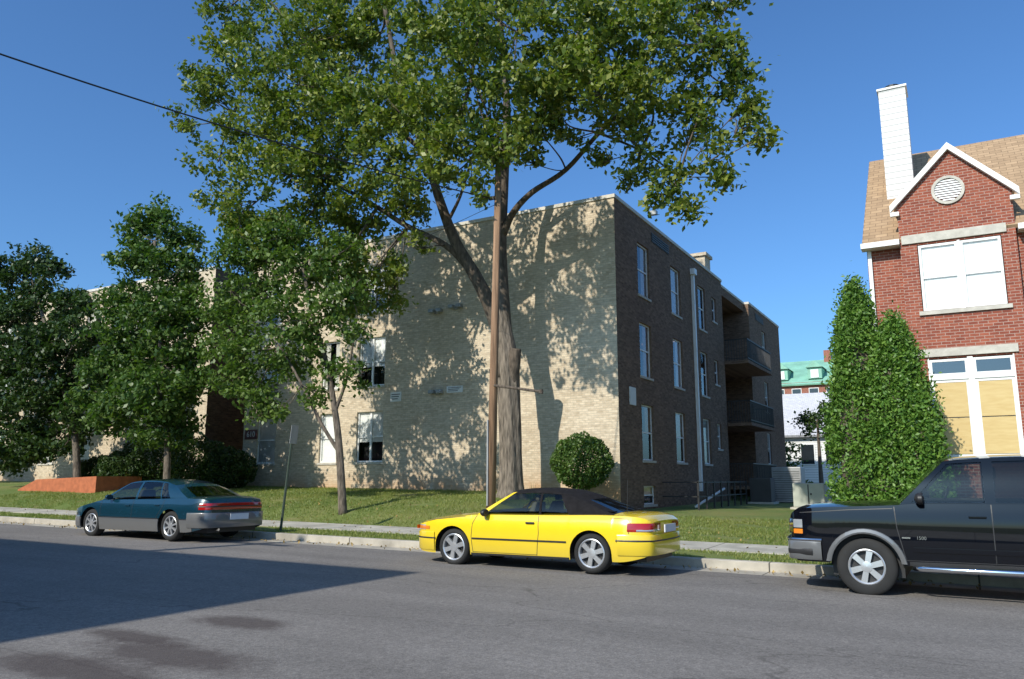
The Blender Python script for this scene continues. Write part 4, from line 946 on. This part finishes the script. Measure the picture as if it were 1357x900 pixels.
t.handle(2.30,.76,M['teal']); t.handle(3.34,.78,M['teal']); t.mirror(1.64,.92,M['teal'])
for xc in t.wheels:
    for sd in (-1,1): t.wheel(xc,sd,8,.225,M['alloy'])
MB().box(L/2+.08,L/2+.10,-.26,.26,.47,.60).build('licence_plate',M['plate'],t.root,True)
MB().tube([(L/2-.1,-.5,.27),(L/2+.02,-.5,.26)],.03,8).build('exhaust_pipe',M['chrome'],t.root,True)
# ---- dark sport utility truck
L=5.3; hw=.99
sideU=[(.3,.95),(.45,.975),(.7,1.0),(.95,1.0),(1.10,.985),(1.25,.945),(1.4,.90)]
u=Car('parked_truck','large black sport utility truck with grey wheel flares and bumper at the right edge',addpos(-2.27+L/2,11.93+hw),L,hw,
 [(0,1.02),(.03,1.07),(.10,1.115),(.3,1.15),(1.0,1.18),(1.4,1.20),(1.6,1.22),(5.0,1.24),(5.3,1.22)],
 [(0,1.05),(.03,1.11),(.10,1.16),(.3,1.205),(1.0,1.235),(1.4,1.245),(1.6,1.25),(5.0,1.27),(5.3,1.26)],
 [(0,.5),(.1,.42),(.5,.42),(4.9,.46),(5.3,.5)],[.97,3.95],.38,.45,sideU,rf=.38,rr=.2,ef=.84,er=.92,cat='truck',paintm=M['navy'])
zr=mk([(1.9,1.765),(2.2,1.80),(3.0,1.825),(4.5,1.815),(5.1,1.78)])
u.cabin([(1.40,1.98,'pillar'),(1.54,2.06,'glass'),(2.42,2.42,'pillar'),(2.54,2.54,'glass',M['tint']),(3.42,3.40,'pillar'),(3.56,3.52,'glass',M['tint']),(4.85,4.80,'pillar'),(5.18,5.0,'end')],zr,.70,.05,.10,{'frame':M['navy'],'pillar':M['navy'],'rear':M['navy'],'roof':M['navy']},rt=.92,rb=.06)
u.cockpit(1.45,5.0,(2.45,3.4),M['trim'],.48,1.95)
u.wrap(0,.42,0,.44,.70,.045,M['grey'],'front_bumper',True,bul=.10); u.wrap(0,.43,0,.70,.735,.05,M['chrome'],'bumper_strip',True,bul=.10)
u.wrap(0,.18,.5,.87,.99,.008,M['clear'],'headlight'); u.wrap(0,.18,.5,.79,.86,.008,M['amber'],'turn_signal'); u.wrap(0,.05,0,.79,1.0,.02,M['chrome'],'grille',True,bul=.03)
u.wrap(0,.30,.6,.50,.60,.05,M['plastic'],'fog_light_recess')
for xc in u.wheels:
    for sd in (-1,1):
        rows=[]
        for rr_,off in ((u.ar-.012,-.04),(u.ar-.012,.022),(u.ar+.01,.034),(u.ar+.05,.026),(u.ar+.06,-.01)):
            row=[]
            for k in range(-2,23):
                a=math.pi*k/20; x_=xc+rr_*math.cos(a); z_=max(.44,u.wr+rr_*math.sin(a)); row.append((x_-L/2,sd*(u.hw*u.sd(max(.45,min(1.0,z_)))+off),z_))
            rows.append(row)
        MB().grid(rows).build('wheel_flare',M['grey'],u.root,True,'auto')
u.band(1.56,3.38,.60,.66,.016,M['navy'],'side_moulding'); u.band(1.5,3.42,.42,.475,.01,M['plastic'],'sill_skirt')
for sd in (-1,1):
    MB().tube([(1.55-L/2,sd*1.0,.40),(1.65-L/2,sd*1.07,.40),(3.3-L/2,sd*1.07,.40),(3.4-L/2,sd*1.0,.40)],.035,10).build('running_board',M['chrome'],u.root,True,True)
u.line([(1.36,1.18),(1.38,.9),(1.46,.5)],.012,M['plastic'],'door_seam'); u.line([(2.48,1.22),(2.48,.5)],.012,M['plastic'],'door_seam'); u.line([(3.5,1.2),(3.42,.9),(3.3,.8)],.012,M['plastic'],'door_seam'); u.line([(1.46,.49),(3.35,.49)],.01,M['plastic'],'door_seam')
u.line([(.15,1.08),(.8,1.13),(1.34,1.155)],.010,M['plastic'],'hood_seam')
u.handle(2.32,1.06,M['navy'],.2); u.handle(3.28,1.06,M['navy'],.2); u.mirror(1.68,1.27,M['plastic'],1.25)
for xc in u.wheels:
    for sd in (-1,1): u.wheel(xc,sd,6,.235,M['alloy'],wide=.25)
wp=u.root.location
text('1500',.06,(wp.x-L/2+1.66,wp.y-hw-.004,wp.z+.78),M['chrome'],'badge',u.root)
MB().box(1.43-L/2,1.53-L/2,-hw-.008,-hw-.001,.77,.79).build('emblem_bar',M['chrome'],u.root,True)

# ================= LIGHT, CAMERA
el=math.radians(36); dx,dy=.20,1.0; l=math.hypot(dx,dy)
sd_=Vector((dx/l*math.cos(el),dy/l*math.cos(el),-math.sin(el)))
sun=bpy.data.lights.new('sun','SUN'); sun.energy=4.9; sun.angle=math.radians(.53); sun.color=(1,.94,.82)
so=bpy.data.objects.new('sun',sun); C.objects.link(so); so.rotation_euler=sd_.to_track_quat('-Z','Y').to_euler()
w=bpy.data.worlds.new('World'); bpy.context.scene.world=w; w.use_nodes=True; nt=w.node_tree
sk=N(nt,'ShaderNodeTexSky',sky_type='NISHITA'); sk.sun_disc=False; sk.sun_elevation=el; sk.sun_rotation=math.atan2(-dx,-dy)
sk.air_density=1.0; sk.dust_density=1.6; sk.ozone_density=2.0; sk.altitude=100
bg=nt.nodes['Background']; nt.links.new(mixc(nt,1.0,sk.outputs[0],(.70,1.14,1.58),'MULTIPLY'),bg.inputs[0]); bg.inputs[1].default_value=.112
cam=bpy.data.cameras.new('camera'); co=bpy.data.objects.new('camera',cam); C.objects.link(co)
co.location=(0,0,H); co.rotation_euler=(math.radians(90)+PIT,0,A); cam.sensor_width=36; cam.lens=F/1357*36; cam.clip_end=3000; cam.clip_start=.1
bpy.context.scene.camera=co
sc=bpy.context.scene; sc.view_settings.view_transform='Standard'; sc.view_settings.look='None'; sc.view_settings.exposure=0
